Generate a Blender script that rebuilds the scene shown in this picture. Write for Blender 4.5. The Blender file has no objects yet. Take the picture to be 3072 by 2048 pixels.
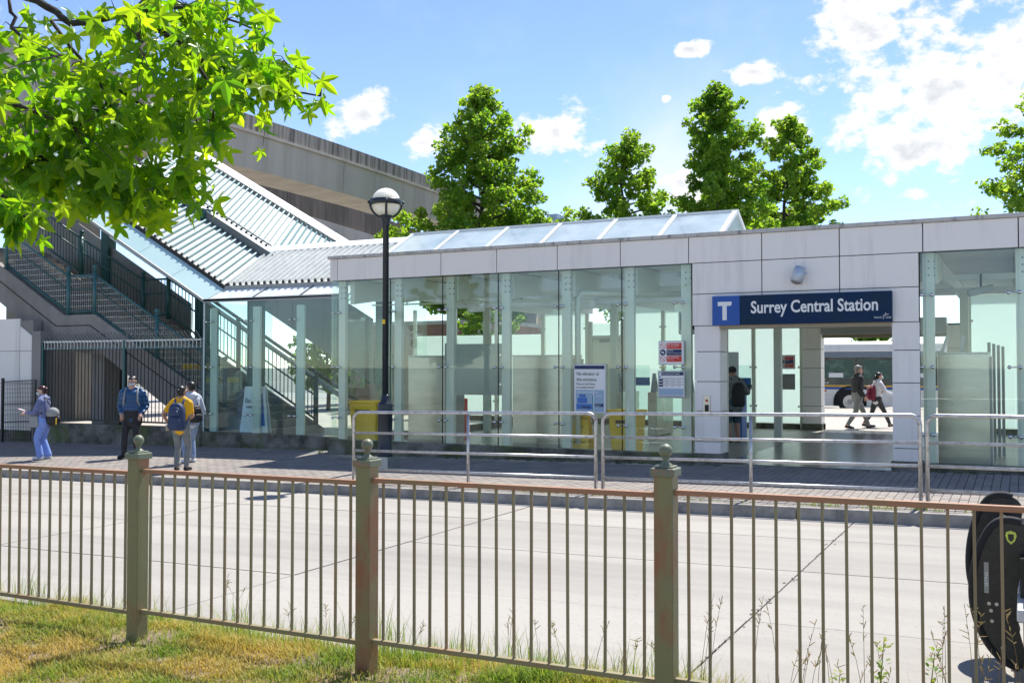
import bpy, bmesh, math, random
from mathutils import Vector, Matrix
from mathutils.kdtree import KDTree
R = math.radians
sc = bpy.context.scene
COL = sc.collection
random.seed(7)

# ---------------------------------------------------------------- camera
cd = bpy.data.cameras.new('camera'); cam = bpy.data.objects.new('camera', cd); COL.objects.link(cam)
cd.sensor_width = 36.0; cd.lens = 35.0; cd.clip_end = 6000; cd.clip_start = 0.05
cam.location = (0, 0, 1.65)
cam.rotation_euler = (R(90 + 1.477), 0, R(27.3))
sc.camera = cam

# ---------------------------------------------------------------- world: sky with clouds
SUN_EL, SUN_AZ = 60.0, 5.0          # azimuth from +Y towards +X
w = bpy.data.worlds.new('World'); sc.world = w; w.use_nodes = True
nt = w.node_tree; nt.nodes.clear()
def N(tree, t, **kw):
    n = tree.nodes.new(t)
    for k, v in kw.items():
        if k == 'ins':
            for i, val in v.items(): n.inputs[i].default_value = val
        else: setattr(n, k, v)
    return n
def math_(tree, op, a, b=None, clamp=False):
    n = tree.nodes.new('ShaderNodeMath'); n.operation = op; n.use_clamp = clamp
    for i, val in enumerate((a, b)):
        if val is None: continue
        if isinstance(val, (int, float)): n.inputs[i].default_value = val
        else: tree.links.new(val, n.inputs[i])
    return n.outputs[0]
sky = N(nt, 'ShaderNodeTexSky', sky_type='NISHITA', sun_disc=False, sun_elevation=R(SUN_EL), sun_rotation=R(SUN_AZ), altitude=2600, air_density=1.0, dust_density=0.05, ozone_density=1.3)
tc = N(nt, 'ShaderNodeTexCoord')
sep = N(nt, 'ShaderNodeSeparateXYZ'); nt.links.new(tc.outputs['Generated'], sep.inputs[0])
az = math_(nt, 'MULTIPLY', math_(nt, 'ARCTAN2', sep.outputs[0], sep.outputs[1]), 57.2958)
el = math_(nt, 'MULTIPLY', math_(nt, 'ARCSINE', sep.outputs[2]), 57.2958)
comb = N(nt, 'ShaderNodeCombineXYZ'); nt.links.new(az, comb.inputs[0]); nt.links.new(el, comb.inputs[1])
CLOUDS = [(-4.0, 14.5, 6.2, 4.4), (-7.6, 18.6, 4.0, 3.0), (-5.0, 11.6, 3.6, 2.6), (-1.2, 14.6, 3.6, 3.2), (1.5, 17, 4, 3), (-12.2, 13.2, 2.3, 1.7), (-13.7, 16.2, 1.7, .7),
          (-17.2, 17.6, 1.5, .55), (-24.6, 13.2, 2.5, 1.75), (-31.8, 12.7, 1.7, 1.1), (-36.0, 14.0, 2.2, 1.5), (-18.4, 15.0, .42, .32), (-17.6, 10.3, 1.7, 1.9),
          (-5.2, 9.2, 1.3, .55), (-14.9, 10.5, 1.2, .8), (4, 9.5, 3.4, 1.1), (-1.0, 20.5, 3.5, 1.2), (12, 13, 5, 3), (26, 18, 8, 5), (-62, 15, 8, 4), (-85, 22, 9, 5), (48, 12, 7, 3), (-20, 34, 9, 5), (20, 40, 10, 6), (-50, 38, 8, 4)]
mx = None
for a, e, ra, re in CLOUDS:
    v = N(nt, 'ShaderNodeVectorMath', operation='MULTIPLY_ADD'); nt.links.new(comb.outputs[0], v.inputs[0])
    v.inputs[1].default_value = (1 / ra, 1 / re, 0); v.inputs[2].default_value = (-a / ra, -e / re, 0)
    l = N(nt, 'ShaderNodeVectorMath', operation='LENGTH'); nt.links.new(v.outputs[0], l.inputs[0])
    d = math_(nt, 'SUBTRACT', 1.0, l.outputs['Value'])
    mx = d if mx is None else math_(nt, 'MAXIMUM', mx, d)
def skynoise(scale, detail, rough, off):
    mp = N(nt, 'ShaderNodeVectorMath', operation='MULTIPLY_ADD'); nt.links.new(comb.outputs[0], mp.inputs[0])
    mp.inputs[1].default_value = (.8, 1.15, 1); mp.inputs[2].default_value = off
    n = N(nt, 'ShaderNodeTexNoise'); n.inputs['Scale'].default_value = scale; n.inputs['Detail'].default_value = detail; n.inputs['Roughness'].default_value = rough
    nt.links.new(mp.outputs[0], n.inputs['Vector']); return n.outputs['Fac']
n1 = skynoise(.42, 9, .60, (3, 9, 0)); n2 = skynoise(.16, 5, .55, (33, 4, 0))
back = N(nt, 'ShaderNodeTexNoise'); back.inputs['Scale'].default_value = 2.6; back.inputs['Detail'].default_value = 8; nt.links.new(tc.outputs['Generated'], back.inputs['Vector'])
bk = math_(nt, 'MULTIPLY', math_(nt, 'SUBTRACT', back.outputs['Fac'], .60), 2.6)
m = math_(nt, 'ADD', math_(nt, 'MULTIPLY', mx, 1.15), math_(nt, 'MULTIPLY', math_(nt, 'SUBTRACT', n1, .5), 3.6))
n3 = skynoise(1.5, 7, .62, (13, 29, 0))
m = math_(nt, 'ADD', m, math_(nt, 'MULTIPLY', math_(nt, 'SUBTRACT', n3, .5), 1.5))
m = math_(nt, 'MAXIMUM', math_(nt, 'SUBTRACT', m, .16), bk)
ss = N(nt, 'ShaderNodeMapRange', interpolation_type='SMOOTHSTEP'); nt.links.new(m, ss.inputs['Value']); ss.inputs['From Min'].default_value = -.12; ss.inputs['From Max'].default_value = .55
wisp = N(nt, 'ShaderNodeMapRange', interpolation_type='SMOOTHSTEP'); nt.links.new(n2, wisp.inputs['Value']); wisp.inputs['From Min'].default_value = .5; wisp.inputs['From Max'].default_value = .78; wisp.inputs['To Max'].default_value = .14
alpha = math_(nt, 'MAXIMUM', ss.outputs[0], wisp.outputs[0])
shd = N(nt, 'ShaderNodeMapRange', interpolation_type='SMOOTHSTEP'); nt.links.new(m, shd.inputs['Value']); shd.inputs['From Min'].default_value = .55; shd.inputs['From Max'].default_value = 1.5
cl = N(nt, 'ShaderNodeMix', data_type='RGBA'); nt.links.new(shd.outputs[0], cl.inputs[0]); cl.inputs[6].default_value = (2.55, 2.57, 2.62, 1); cl.inputs[7].default_value = (1.85, 1.92, 2.05, 1)
hs = N(nt, 'ShaderNodeHueSaturation'); hs.inputs['Hue'].default_value = .508; hs.inputs['Saturation'].default_value = 1.05; hs.inputs['Value'].default_value = .565; nt.links.new(sky.outputs[0], hs.inputs['Color'])
mixc = N(nt, 'ShaderNodeMix', data_type='RGBA'); nt.links.new(alpha, mixc.inputs[0]); nt.links.new(hs.outputs[0], mixc.inputs[6]); nt.links.new(cl.outputs[2], mixc.inputs[7])
bg = N(nt, 'ShaderNodeBackground'); bg.inputs[1].default_value = 0.15; nt.links.new(mixc.outputs[2], bg.inputs[0])
wo = N(nt, 'ShaderNodeOutputWorld'); nt.links.new(bg.outputs[0], wo.inputs[0])

# ---------------------------------------------------------------- sun, exposure
to_sun = Vector((math.sin(R(SUN_AZ)) * math.cos(R(SUN_EL)), math.cos(R(SUN_AZ)) * math.cos(R(SUN_EL)), math.sin(R(SUN_EL))))
sl = bpy.data.lights.new('sun', 'SUN'); sl.energy = 2.9; sl.angle = R(0.53); sl.color = (1.0, .95, .87)
so = bpy.data.objects.new('sun', sl); COL.objects.link(so); so.rotation_euler = to_sun.to_track_quat('Z', 'Y').to_euler(); so.location = (0, 0, 60)
vs = sc.view_settings; vs.view_transform = 'Standard'; vs.look = 'None'; vs.exposure = 1.5; vs.gamma = 1.0; vs.use_curve_mapping = False
sc.render.engine = 'CYCLES'
sc.cycles.max_bounces = 9; sc.cycles.transparent_max_bounces = 24; sc.cycles.transmission_bounces = 6; sc.cycles.diffuse_bounces = 4; sc.cycles.glossy_bounces = 4

# ---------------------------------------------------------------- materials
MATS = {}
def mat(name, col, rough=.6, metal=0.0, col2=None, nscale=4.0, nlo=.4, nhi=.65, stretch=(1, 1, 1), detail=6, bump=0.0, bscale=30.0, jitter=0.0, spec=.5, trans=0.0, tcol=None, wave=None, col3=None, n3=(1.0, .5, .7), bstretch=(1, 1, 1)):
    m = bpy.data.materials.new(name); m.use_nodes = True; t = m.node_tree; b = t.nodes['Principled BSDF']; out = t.nodes['Material Output']
    b.inputs['Roughness'].default_value = rough; b.inputs['Metallic'].default_value = metal; b.inputs['Specular IOR Level'].default_value = spec
    pos = N(t, 'ShaderNodeNewGeometry').outputs['Position']
    def noise(scale, st, det=detail):
        v = N(t, 'ShaderNodeVectorMath', operation='MULTIPLY'); t.links.new(pos, v.inputs[0]); v.inputs[1].default_value = st
        n = N(t, 'ShaderNodeTexNoise'); n.inputs['Scale'].default_value = scale; n.inputs['Detail'].default_value = det; n.inputs['Roughness'].default_value = .62
        t.links.new(v.outputs[0], n.inputs['Vector']); return n.outputs['Fac']
    def ramp(fac, lo, hi):
        r = N(t, 'ShaderNodeMapRange'); t.links.new(fac, r.inputs[0]); r.inputs[1].default_value = lo; r.inputs[2].default_value = hi; return r.outputs[0]
    cur = N(t, 'ShaderNodeRGB'); cur.outputs[0].default_value = (*col, 1); cur = cur.outputs[0]
    def mixin(cur, fac, c):
        x = N(t, 'ShaderNodeMix', data_type='RGBA'); t.links.new(fac, x.inputs[0]); t.links.new(cur, x.inputs[6]); x.inputs[7].default_value = (*c, 1); return x.outputs[2]
    if col2: cur = mixin(cur, ramp(noise(nscale, stretch), nlo, nhi), col2)
    if col3: cur = mixin(cur, ramp(noise(n3[0], (1, 1, 1)), n3[1], n3[2]), col3)
    if jitter:
        oi = N(t, 'ShaderNodeObjectInfo'); h = N(t, 'ShaderNodeHueSaturation'); t.links.new(cur, h.inputs['Color'])
        t.links.new(math_(t, 'ADD', math_(t, 'MULTIPLY', oi.outputs['Random'], jitter * 2), 1 - jitter), h.inputs['Value']); cur = h.outputs[0]
    t.links.new(cur, b.inputs['Base Color'])
    if bump or wave:
        bn = N(t, 'ShaderNodeBump'); bn.inputs['Strength'].default_value = bump or 1.0; bn.inputs['Distance'].default_value = .02
        if wave:
            sp = N(t, 'ShaderNodeSeparateXYZ'); t.links.new(pos, sp.inputs[0])
            t.links.new(math_(t, 'SINE', math_(t, 'MULTIPLY', sp.outputs['XYZ'.index(wave[0])], 6.2832 / wave[1])), bn.inputs['Height'])
            bn.inputs['Strength'].default_value = 1.0; bn.inputs['Distance'].default_value = wave[2]
        else: t.links.new(noise(bscale, bstretch, 5), bn.inputs['Height'])
        t.links.new(bn.outputs[0], b.inputs['Normal'])
    if trans:
        tr = N(t, 'ShaderNodeBsdfTranslucent')
        if tcol: tr.inputs[0].default_value = (*tcol, 1)
        else: t.links.new(cur, tr.inputs[0])
        if tcol and jitter:
            h2 = N(t, 'ShaderNodeHueSaturation'); h2.inputs['Color'].default_value = (*tcol, 1)
            t.links.new(h.inputs['Value'].links[0].from_socket, h2.inputs['Value']); t.links.new(h2.outputs[0], tr.inputs[0])
        ms = N(t, 'ShaderNodeMixShader'); ms.inputs[0].default_value = trans; t.links.new(b.outputs[0], ms.inputs[1]); t.links.new(tr.outputs[0], ms.inputs[2]); t.links.new(ms.outputs[0], out.inputs[0])
    MATS[name] = m; return m
def glassmat(name, tint, rough=0.0, ior=1.5, diff=0.0, dcol=(.8, .85, .85), tl=.6):
    m = bpy.data.materials.new(name); m.use_nodes = True; t = m.node_tree; t.nodes.remove(t.nodes['Principled BSDF']); out = t.nodes['Material Output']
    tr = N(t, 'ShaderNodeBsdfTransparent'); tr.inputs[0].default_value = (*tint, 1)
    gl = N(t, 'ShaderNodeBsdfGlossy'); gl.inputs['Roughness'].default_value = rough; gl.inputs[0].default_value = (.95, 1, .98, 1)
    fr = N(t, 'ShaderNodeFresnel'); bfc = N(t, 'ShaderNodeNewGeometry').outputs['Backfacing']
    t.links.new(math_(t, 'SUBTRACT', ior, math_(t, 'MULTIPLY', bfc, ior - 1 / ior)), fr.inputs[0])
    base = tr.outputs[0]
    if diff:
        pos = N(t, 'ShaderNodeNewGeometry').outputs['Position']
        n = N(t, 'ShaderNodeTexNoise'); n.inputs['Scale'].default_value = 1.3; n.inputs['Detail'].default_value = 6; t.links.new(pos, n.inputs['Vector'])
        f = math_(t, 'MULTIPLY', n.outputs['Fac'], 2 * diff)
        d1 = N(t, 'ShaderNodeBsdfDiffuse'); d1.inputs[0].default_value = (*dcol, 1); d2 = N(t, 'ShaderNodeBsdfTranslucent'); d2.inputs[0].default_value = (*dcol, 1)
        ad = N(t, 'ShaderNodeMixShader'); ad.inputs[0].default_value = tl; t.links.new(d1.outputs[0], ad.inputs[1]); t.links.new(d2.outputs[0], ad.inputs[2])
        mm = N(t, 'ShaderNodeMixShader'); t.links.new(f, mm.inputs[0]); t.links.new(base, mm.inputs[1]); t.links.new(ad.outputs[0], mm.inputs[2]); base = mm.outputs[0]
    ms = N(t, 'ShaderNodeMixShader'); t.links.new(fr.outputs[0], ms.inputs[0]); t.links.new(base, ms.inputs[1]); t.links.new(gl.outputs[0], ms.inputs[2]); t.links.new(ms.outputs[0], out.inputs[0])
    MATS[name] = m; return m

mat('road_concrete', (.335, .318, .286), .9, col2=(.23, .217, .198), nscale=1.5, nlo=.42, nhi=.78, stretch=(.12, 1, 1), bump=.25, bscale=90, jitter=.05, col3=(.27, .25, .23), n3=(22, .57, .70))
mat('joint', (.15, .14, .125), .95, col2=(.22, .2, .18), nscale=6)
mat('kerb', (.36, .33, .29), .9, col2=(.20, .19, .17), nscale=3, bump=.4, bscale=60, col3=(.13, .12, .11), n3=(2.2, .55, .75))
mat('paver', (.28, .25, .225), .9, col2=(.22, .20, .185), nscale=1.7, jitter=.09, bump=.2, bscale=120)
mat('paver_mass', (.28, .25, .225), .9, col2=(.21, .19, .175), nscale=2.2, nlo=.35, nhi=.65, bump=.2, bscale=120)
mat('soil', (.17, .125, .085), .95, col2=(.27, .21, .13), nscale=5, bump=.6, bscale=40)
mat('paver_joint', (.19, .17, .15), .95)
mat('plaza', (.42, .385, .34), .9, col2=(.34, .31, .28), nscale=.8, bump=.1)
mat('terrain', (.16, .17, .13), .95, col2=(.24, .22, .2), nscale=.05)
mat('tile', (.12, .125, .13), .22, col2=(.085, .09, .095), nscale=3, jitter=.18, spec=.5)
mat('hall_tile', (.36, .35, .32), .35, col2=(.28, .275, .25), nscale=3)
mat('panel', (.88, .835, .775), .42, col2=(.64, .605, .56), nscale=2.4, nlo=.52, nhi=.88, stretch=(1.6, 1.6, .16), jitter=.02, spec=.35, col3=(.42, .42, .42), n3=(7, .72, .82))
mat('dark_gap', (.02, .02, .02), .9)
mat('coping', (.52, .50, .46), .55, col2=(.16, .16, .15), nscale=9, nlo=.52, nhi=.72, stretch=(1, 1, .35))
mat('plinth', (.24, .23, .20), .95, col2=(.07, .072, .05), nscale=2.4, nlo=.35, nhi=.62, bump=.5, bscale=30, col3=(.10, .13, .035), n3=(1.4, .5, .7))
mat('concrete', (.30, .285, .26), .9, col2=(.19, .18, .165), nscale=.9, nlo=.42, nhi=.72, stretch=(1, 1, .5), bump=.25, bscale=14)
mat('guideway', (.48, .44, .37), .9, col2=(.34, .305, .255), nscale=.7, nlo=.45, nhi=.75, stretch=(1, 1.6, .18), bump=.2, bscale=10)
mat('parapet', (.42, .37, .31), .92, col2=(.12, .10, .085), nscale=2.6, nlo=.43, nhi=.66, stretch=(1, 2.2, .10), bump=.2, bscale=10)
mat('cream_steel', (.70, .74, .63), .5, jitter=.03)
mat('white_steel', (.74, .76, .74), .5)
mat('deck', (.80, .80, .74), .6)
mat('galv', (.55, .55, .55), .36, .85, col2=(.36, .35, .34), nscale=14, nlo=.45, nhi=.7)
mat('galv_rust', (.5, .49, .47), .4, .8, col2=(.26, .15, .08), nscale=16, nlo=.5, nhi=.66)
mat('chrome', (.75, .75, .72), .18, 1.0)
mat('stainless', (.56, .55, .50), .30, 1.0, col2=(.46, .45, .41), nscale=1.5, stretch=(1, 1, 3))
mat('steel_grey', (.32, .33, .33), .4, .6)
mat('olive', (.215, .205, .088), .45, col2=(.27, .115, .05), nscale=3.6, nlo=.50, nhi=.62, stretch=(1, 1, .45), bump=.15, bscale=60, col3=(.19, .17, .09), n3=(9, .5, .8))
mat('olive_bar', (.235, .205, .105), .5, col2=(.30, .17, .085), nscale=2.4, nlo=.46, nhi=.72, stretch=(1, 1, .3), jitter=.12)
mat('rust_rail', (.36, .18, .095), .6, col2=(.23, .19, .09), nscale=4, nlo=.50, nhi=.72, bump=.2, bscale=70)
mat('finial', (.16, .185, .12), .5, col2=(.30, .16, .09), nscale=16, nlo=.55, nhi=.7)
mat('lamp_black', (.018, .026, .036), .35, jitter=.02)
mg = mat('lamp_globe', (.93, .88, .75), .22).node_tree.nodes['Principled BSDF']
mg.inputs['Subsurface Weight'].default_value = 1.0; mg.inputs['Subsurface Radius'].default_value = (.5, .46, .36); mg.inputs['Subsurface Scale'].default_value = .8
mat('teal_paint', (.018, .085, .082), .4, col2=(.03, .11, .105), nscale=6)
mat('teal_light', (.05, .15, .16), .4)
mat('black_metal', (.012, .014, .014), .45)
mat('roof_white', (.56, .59, .57), .4, col2=(.47, .50, .485), nscale=2.5, spec=.5, col3=(.45, .46, .43), n3=(18, .70, .8))
mat('roof_rib', (.22, .35, .34), .4, jitter=.03)
mat('soffit_glass', (.60, .78, .77), .2, col2=(.52, .70, .70), nscale=.6, trans=.25, tcol=(.8, .95, .93))
mat('soffit_level', (.74, .78, .75), .35, col2=(.58, .62, .6), nscale=2, stretch=(2.5, .4, 1))
mat('dark_panel', (.26, .255, .24), .35, col2=(.20, .195, .185), nscale=1, metal=.2)
mat('frosted', (.80, .88, .86), .35, trans=.62, tcol=(.86, .97, .94), col2=(.72, .80, .78), nscale=.9)
mat('frosted_grey', (.50, .54, .50), .4, trans=.3, tcol=(.75, .82, .75))
mat('brick_far', (.36, .20, .16), .9, col2=(.28, .16, .13), nscale=2)
mat('yellow_plastic', (.92, .60, .012), .4, trans=.12, tcol=(.9, .6, .02))
mat('navy_sign', (.003, .026, .088), .55, spec=.2, col2=(.008, .03, .06), nscale=1.6)
mat('blue_sign', (.004, .075, .36), .25)
mat('white_print', (.82, .82, .80), .5)
mat('sign_grey', (.45, .47, .47), .4, .5)
mat('red_print', (.62, .035, .02), .5)
mat('navy_print', (.012, .03, .11), .5)
mat('blue_print', (.05, .17, .50), .5)
mat('paleblue_print', (.34, .46, .58), .5)
mat('black_print', (.015, .015, .015), .6)
mat('teal_print', (.02, .26, .36), .5)
mat('bus_grey', (.16, .20, .24), .4)
mat('stained_gap_shade', (.085, .07, .055), .9, col2=(.16, .13, .105), nscale=1.2, stretch=(1, 2, .2))  # brown wall stain plus painted-in shade of the gap between the girders
mat('lintel', (.33, .28, .20), .45, .3)
mat('light_case', (.50, .56, .62), .35, .2)
mat('plastic_grey', (.30, .30, .28), .5)
glassmat('glass_clear', (.95, .988, .965), .0, 1.42, diff=.012, dcol=(.75, .84, .76))
glassmat('glass_teal', (.88, .96, .95), .0, 1.42, diff=.02, dcol=(.7, .85, .85))
glassmat('glass_sky', (.80, .88, .90), .05, 1.5, diff=.5, dcol=(.84, .91, .92), tl=.35)

# ---------------------------------------------------------------- mesh helpers
WL = {}
def wl(o): return WL.get(o.name, Vector((0, 0, 0))) if o else Vector((0, 0, 0))
def tag(o, label=None, cat=None, group=None, kind=None):
    if label: o['label'] = label
    if cat: o['category'] = cat
    if group: o['group'] = group
    if kind: o['kind'] = kind
    return o
def empty(name, loc=(0, 0, 0), rz=0.0, parent=None):
    o = bpy.data.objects.new(name, None); COL.objects.link(o); o.empty_display_size = .2
    o.location = Vector(loc) - wl(parent) if parent else loc
    o.rotation_euler = (0, 0, rz); o.parent = parent; WL[o.name] = Vector(loc) if rz == 0 else Vector((0, 0, 0)); return o
def link(name, me, loc=(0, 0, 0), parent=None, rot=(0, 0, 0), scale=(1, 1, 1)):
    o = bpy.data.objects.new(name, me); COL.objects.link(o); o.parent = parent
    o.location = Vector(loc) - wl(parent); o.rotation_euler = rot; o.scale = scale; WL[o.name] = Vector(loc); return o
class MB:
    def __init__(s): s.v = []; s.f = []; s.m = []; s.cm = 0
    def add(s, vs, fs):
        b = len(s.v); s.v += [tuple(p) for p in vs]
        for f in fs: s.f.append([i + b for i in f]); s.m.append(s.cm)
        return s
    def box(s, x0, x1, y0, y1, z0, z1):
        return s.add([(x0, y0, z0), (x1, y0, z0), (x1, y1, z0), (x0, y1, z0), (x0, y0, z1), (x1, y0, z1), (x1, y1, z1), (x0, y1, z1)],
                     [(0, 3, 2, 1), (4, 5, 6, 7), (0, 1, 5, 4), (1, 2, 6, 5), (2, 3, 7, 6), (3, 0, 4, 7)])
    def hexa(s, p):   # 8 corner points ordered as box()
        return s.add(p, [(0, 3, 2, 1), (4, 5, 6, 7), (0, 1, 5, 4), (1, 2, 6, 5), (2, 3, 7, 6), (3, 0, 4, 7)])
    def slab(s, q, t):   # quad q (4 pts) thickened by vector t
        q = [Vector(p) for p in q]; t = Vector(t); return s.hexa(q + [p + t for p in q])
    def bar(s, a, b, w_, h_, up=(0, 0, 1)):
        a, b = Vector(a), Vector(b); d = (b - a).normalized(); u = Vector(up)
        if abs(d.dot(u)) > .99: u = Vector((0, 1, 0))
        sd = d.cross(u).normalized(); u = sd.cross(d)
        o = [(-1, -1), (1, -1), (1, 1), (-1, 1)]
        P = [a + sd * (w_ / 2 * i) + u * (h_ / 2 * j) for i, j in o] + [b + sd * (w_ / 2 * i) + u * (h_ / 2 * j) for i, j in o]
        return s.add(P, [(0, 1, 2, 3), (7, 6, 5, 4), (0, 4, 5, 1), (1, 5, 6, 2), (2, 6, 7, 3), (3, 7, 4, 0)])
    def tube(s, pts, r, n=8, cap=True):
        pts = [Vector(p) for p in pts]; rs = r if isinstance(r, (list, tuple)) else [r] * len(pts); b = len(s.v); prev = None
        for i, p in enumerate(pts):
            d = (pts[min(i + 1, len(pts) - 1)] - pts[max(i - 1, 0)]).normalized()
            u = prev if prev is not None else (Vector((0, 0, 1)) if abs(d.z) < .9 else Vector((1, 0, 0)))
            sd = d.cross(u).normalized(); u = sd.cross(d).normalized(); prev = u
            for k in range(n):
                a = 2 * math.pi * k / n; s.v.append(tuple(p + (sd * math.cos(a) + u * math.sin(a)) * rs[i]))
        for i in range(len(pts) - 1):
            for k in range(n):
                s.f.append([b + i * n + k, b + i * n + (k + 1) % n, b + (i + 1) * n + (k + 1) % n, b + (i + 1) * n + k]); s.m.append(s.cm)
        if cap:
            s.f.append([b + k for k in range(n)][::-1]); s.m.append(s.cm); s.f.append([b + (len(pts) - 1) * n + k for k in range(n)]); s.m.append(s.cm)
        return s
    def lathe(s, prof, n=16, o=(0, 0, 0), sq=(1, 1)):
        b = len(s.v); o = Vector(o)
        for r_, z in prof:
            for k in range(n):
                a = 2 * math.pi * k / n; s.v.append((o.x + r_ * math.cos(a) * sq[0], o.y + r_ * math.sin(a) * sq[1], o.z + z))
        for i in range(len(prof) - 1):
            for k in range(n):
                s.f.append([b + i * n + k, b + i * n + (k + 1) % n, b + (i + 1) * n + (k + 1) % n, b + (i + 1) * n + k]); s.m.append(s.cm)
        s.f.append([b + k for k in range(n)][::-1]); s.m.append(s.cm); s.f.append([b + (len(prof) - 1) * n + k for k in range(n)]); s.m.append(s.cm)
        return s
    def ball(s, c, r, n=14, m_=9, sc_=(1, 1, 1)):
        prof = [(max(r * math.sin(math.pi * i / m_), 1e-4), -r * math.cos(math.pi * i / m_)) for i in range(m_ + 1)]
        b = len(s.v); s.lathe(prof, n)
        for i in range(b, len(s.v)): p = s.v[i]; s.v[i] = (c[0] + p[0] * sc_[0], c[1] + p[1] * sc_[1], c[2] + p[2] * sc_[2])
        return s
    def prism(s, poly, fn, t):   # poly 2d, fn maps (u,v,w)->xyz ; thickness w 0..t
        n = len(poly); vs = [fn(u, v, 0) for u, v in poly] + [fn(u, v, t) for u, v in poly]
        return s.add(vs, [tuple(range(n))[::-1], tuple(range(n, 2 * n))] + [(i, (i + 1) % n, n + (i + 1) % n, n + i) for i in range(n)])
    def mesh(s, name, mats, smooth=False, off=None):
        me = bpy.data.meshes.new(name); o = off or Vector((0, 0, 0))
        me.from_pydata([(a - o.x, b - o.y, c - o.z) for a, b, c in s.v], [], s.f)
        for x in (mats if isinstance(mats, (list, tuple)) else [mats]): me.materials.append(MATS[x])
        if any(s.m): me.polygons.foreach_set('material_index', s.m)
        if smooth: me.polygons.foreach_set('use_smooth', [True] * len(me.polygons))
        return me
    def build(s, name, mats, parent=None, smooth=False, bevel=0, recalc=True):
        off = wl(parent) if parent else Vector((0, 0, 0))
        me = s.mesh(name, mats, smooth, off)
        if recalc:
            bm = bmesh.new(); bm.from_mesh(me); bmesh.ops.recalc_face_normals(bm, faces=bm.faces); bm.to_mesh(me); bm.free()
        o = bpy.data.objects.new(name, me); COL.objects.link(o); o.parent = parent; WL[o.name] = off.copy()
        if bevel:
            md = o.modifiers.new('bevel', 'BEVEL'); md.width = bevel; md.segments = 2; md.limit_method = 'ANGLE'; md.angle_limit = R(40)
        return o
def boxmesh(name, m, sx, sy, sz): return MB().box(-sx / 2, sx / 2, -sy / 2, sy / 2, -sz / 2, sz / 2).mesh(name, m)
def text(name, body, size, loc, rot, m, parent=None, align='LEFT', ext=.002, sx=1.0, bold=0.0):
    c = bpy.data.curves.new(name, 'FONT'); c.body = body; c.size = size; c.align_x = align; c.extrude = ext; c.resolution_u = 3; c.offset = bold
    t = bpy.data.objects.new(name, c); COL.objects.link(t)
    me = bpy.data.meshes.new_from_object(t.evaluated_get(bpy.context.evaluated_depsgraph_get())); bpy.data.objects.remove(t)
    me.materials.clear(); me.materials.append(MATS[m])
    return link(name, me, loc, parent, rot, (sx, 1, 1))
FRONT = (R(90), 0, 0)   # text facing -Y, reading along +X
# ---------------------------------------------------------------- ground, road, pavement
FY = 16.94
def side_z(x, y): return 0.016 * (min(x, 0) + 3) - 0.03 * (16.94 - y) - 0.01
def road_z(x, y): return 0.016 * (min(x, 8) + 3) - 0.12 - 0.15 + 0.004 * (y - 12.9)
def sheet(name, x0, x1, y0, y1, fn, m, nx=2, ny=2, parent=None):
    vs = [(x0 + (x1 - x0) * i / (nx - 1), y0 + (y1 - y0) * j / (ny - 1)) for j in range(ny) for i in range(nx)]
    mb = MB().add([(x, y, fn(x, y)) for x, y in vs], [(j * nx + i, j * nx + i + 1, (j + 1) * nx + i + 1, (j + 1) * nx + i) for j in range(ny - 1) for i in range(nx - 1)])
    return mb.build(name, m, parent, recalc=False)
tag(sheet('terrain', -2500, 2500, -2500, 2500, lambda x, y: -1.2, 'terrain', 3, 3), kind='structure')
# road: joint bed + one slab per concrete panel
road = tag(sheet('road', -60, 45, 5.25, 12.86, lambda x, y: road_z(x, y) - .014, 'joint', 40, 3), kind='structure')
YJ = [5.25, 7.58, 9.6, 11.42, 12.86]
XJ = [-1.9 + 4.37 * k for k in range(-13, 10)]
rs = random.Random(3)
for i in range(len(XJ) - 1):
    for j in range(4):
        g = .009
        x0, x1, y0, y1 = XJ[i] + g, XJ[i + 1] - g, YJ[j] + g, YJ[j + 1] - g
        if x1 < -45 or x0 > 12: continue
        dz = rs.uniform(-.002, .003)
        zt = lambda x, y: road_z(x, y) + dz
        mb = MB().hexa([(x0, y0, zt(x0, y0) - .08), (x1, y0, zt(x1, y0) - .08), (x1, y1, zt(x1, y1) - .08), (x0, y1, zt(x0, y1) - .08), (x0, y0, zt(x0, y0)), (x1, y0, zt(x1, y0)), (x1, y1, zt(x1, y1)), (x0, y1, zt(x0, y1))])
        mb.build('slab', 'road_concrete', road)
# broken filler along the cracked joint at x = -1.9
mb = MB()
for k in range(60):
    y = rs.uniform(6.1, 12.0); cw = .012 + (.075 * math.exp(-((y - 7.75) / .35) ** 2) + .05 * math.exp(-((y - 9.25) / .25) ** 2) + .03 * math.exp(-((y - 11.1) / .2) ** 2))
    x = -1.9 + rs.gauss(0, cw * .6); a = rs.uniform(0, 6.28); r_ = rs.uniform(.006, .02) * (1 + cw * 8)
    pts = [(x + r_ * rs.uniform(.5, 1.1) * math.cos(a + t * 1.26), y + r_ * 1.4 * rs.uniform(.5, 1.1) * math.sin(a + t * 1.26)) for t in range(5)]
    z = road_z(x, y) + .004; n = 5
    mb.add([(px, py, z) for px, py in pts] + [(x, y, z + .004)], [(t, (t + 1) % 5, 5) for t in range(5)])
tag(mb.build('crumbled_joint_filler', 'joint', road, recalc=False), kind='stuff')
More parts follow.
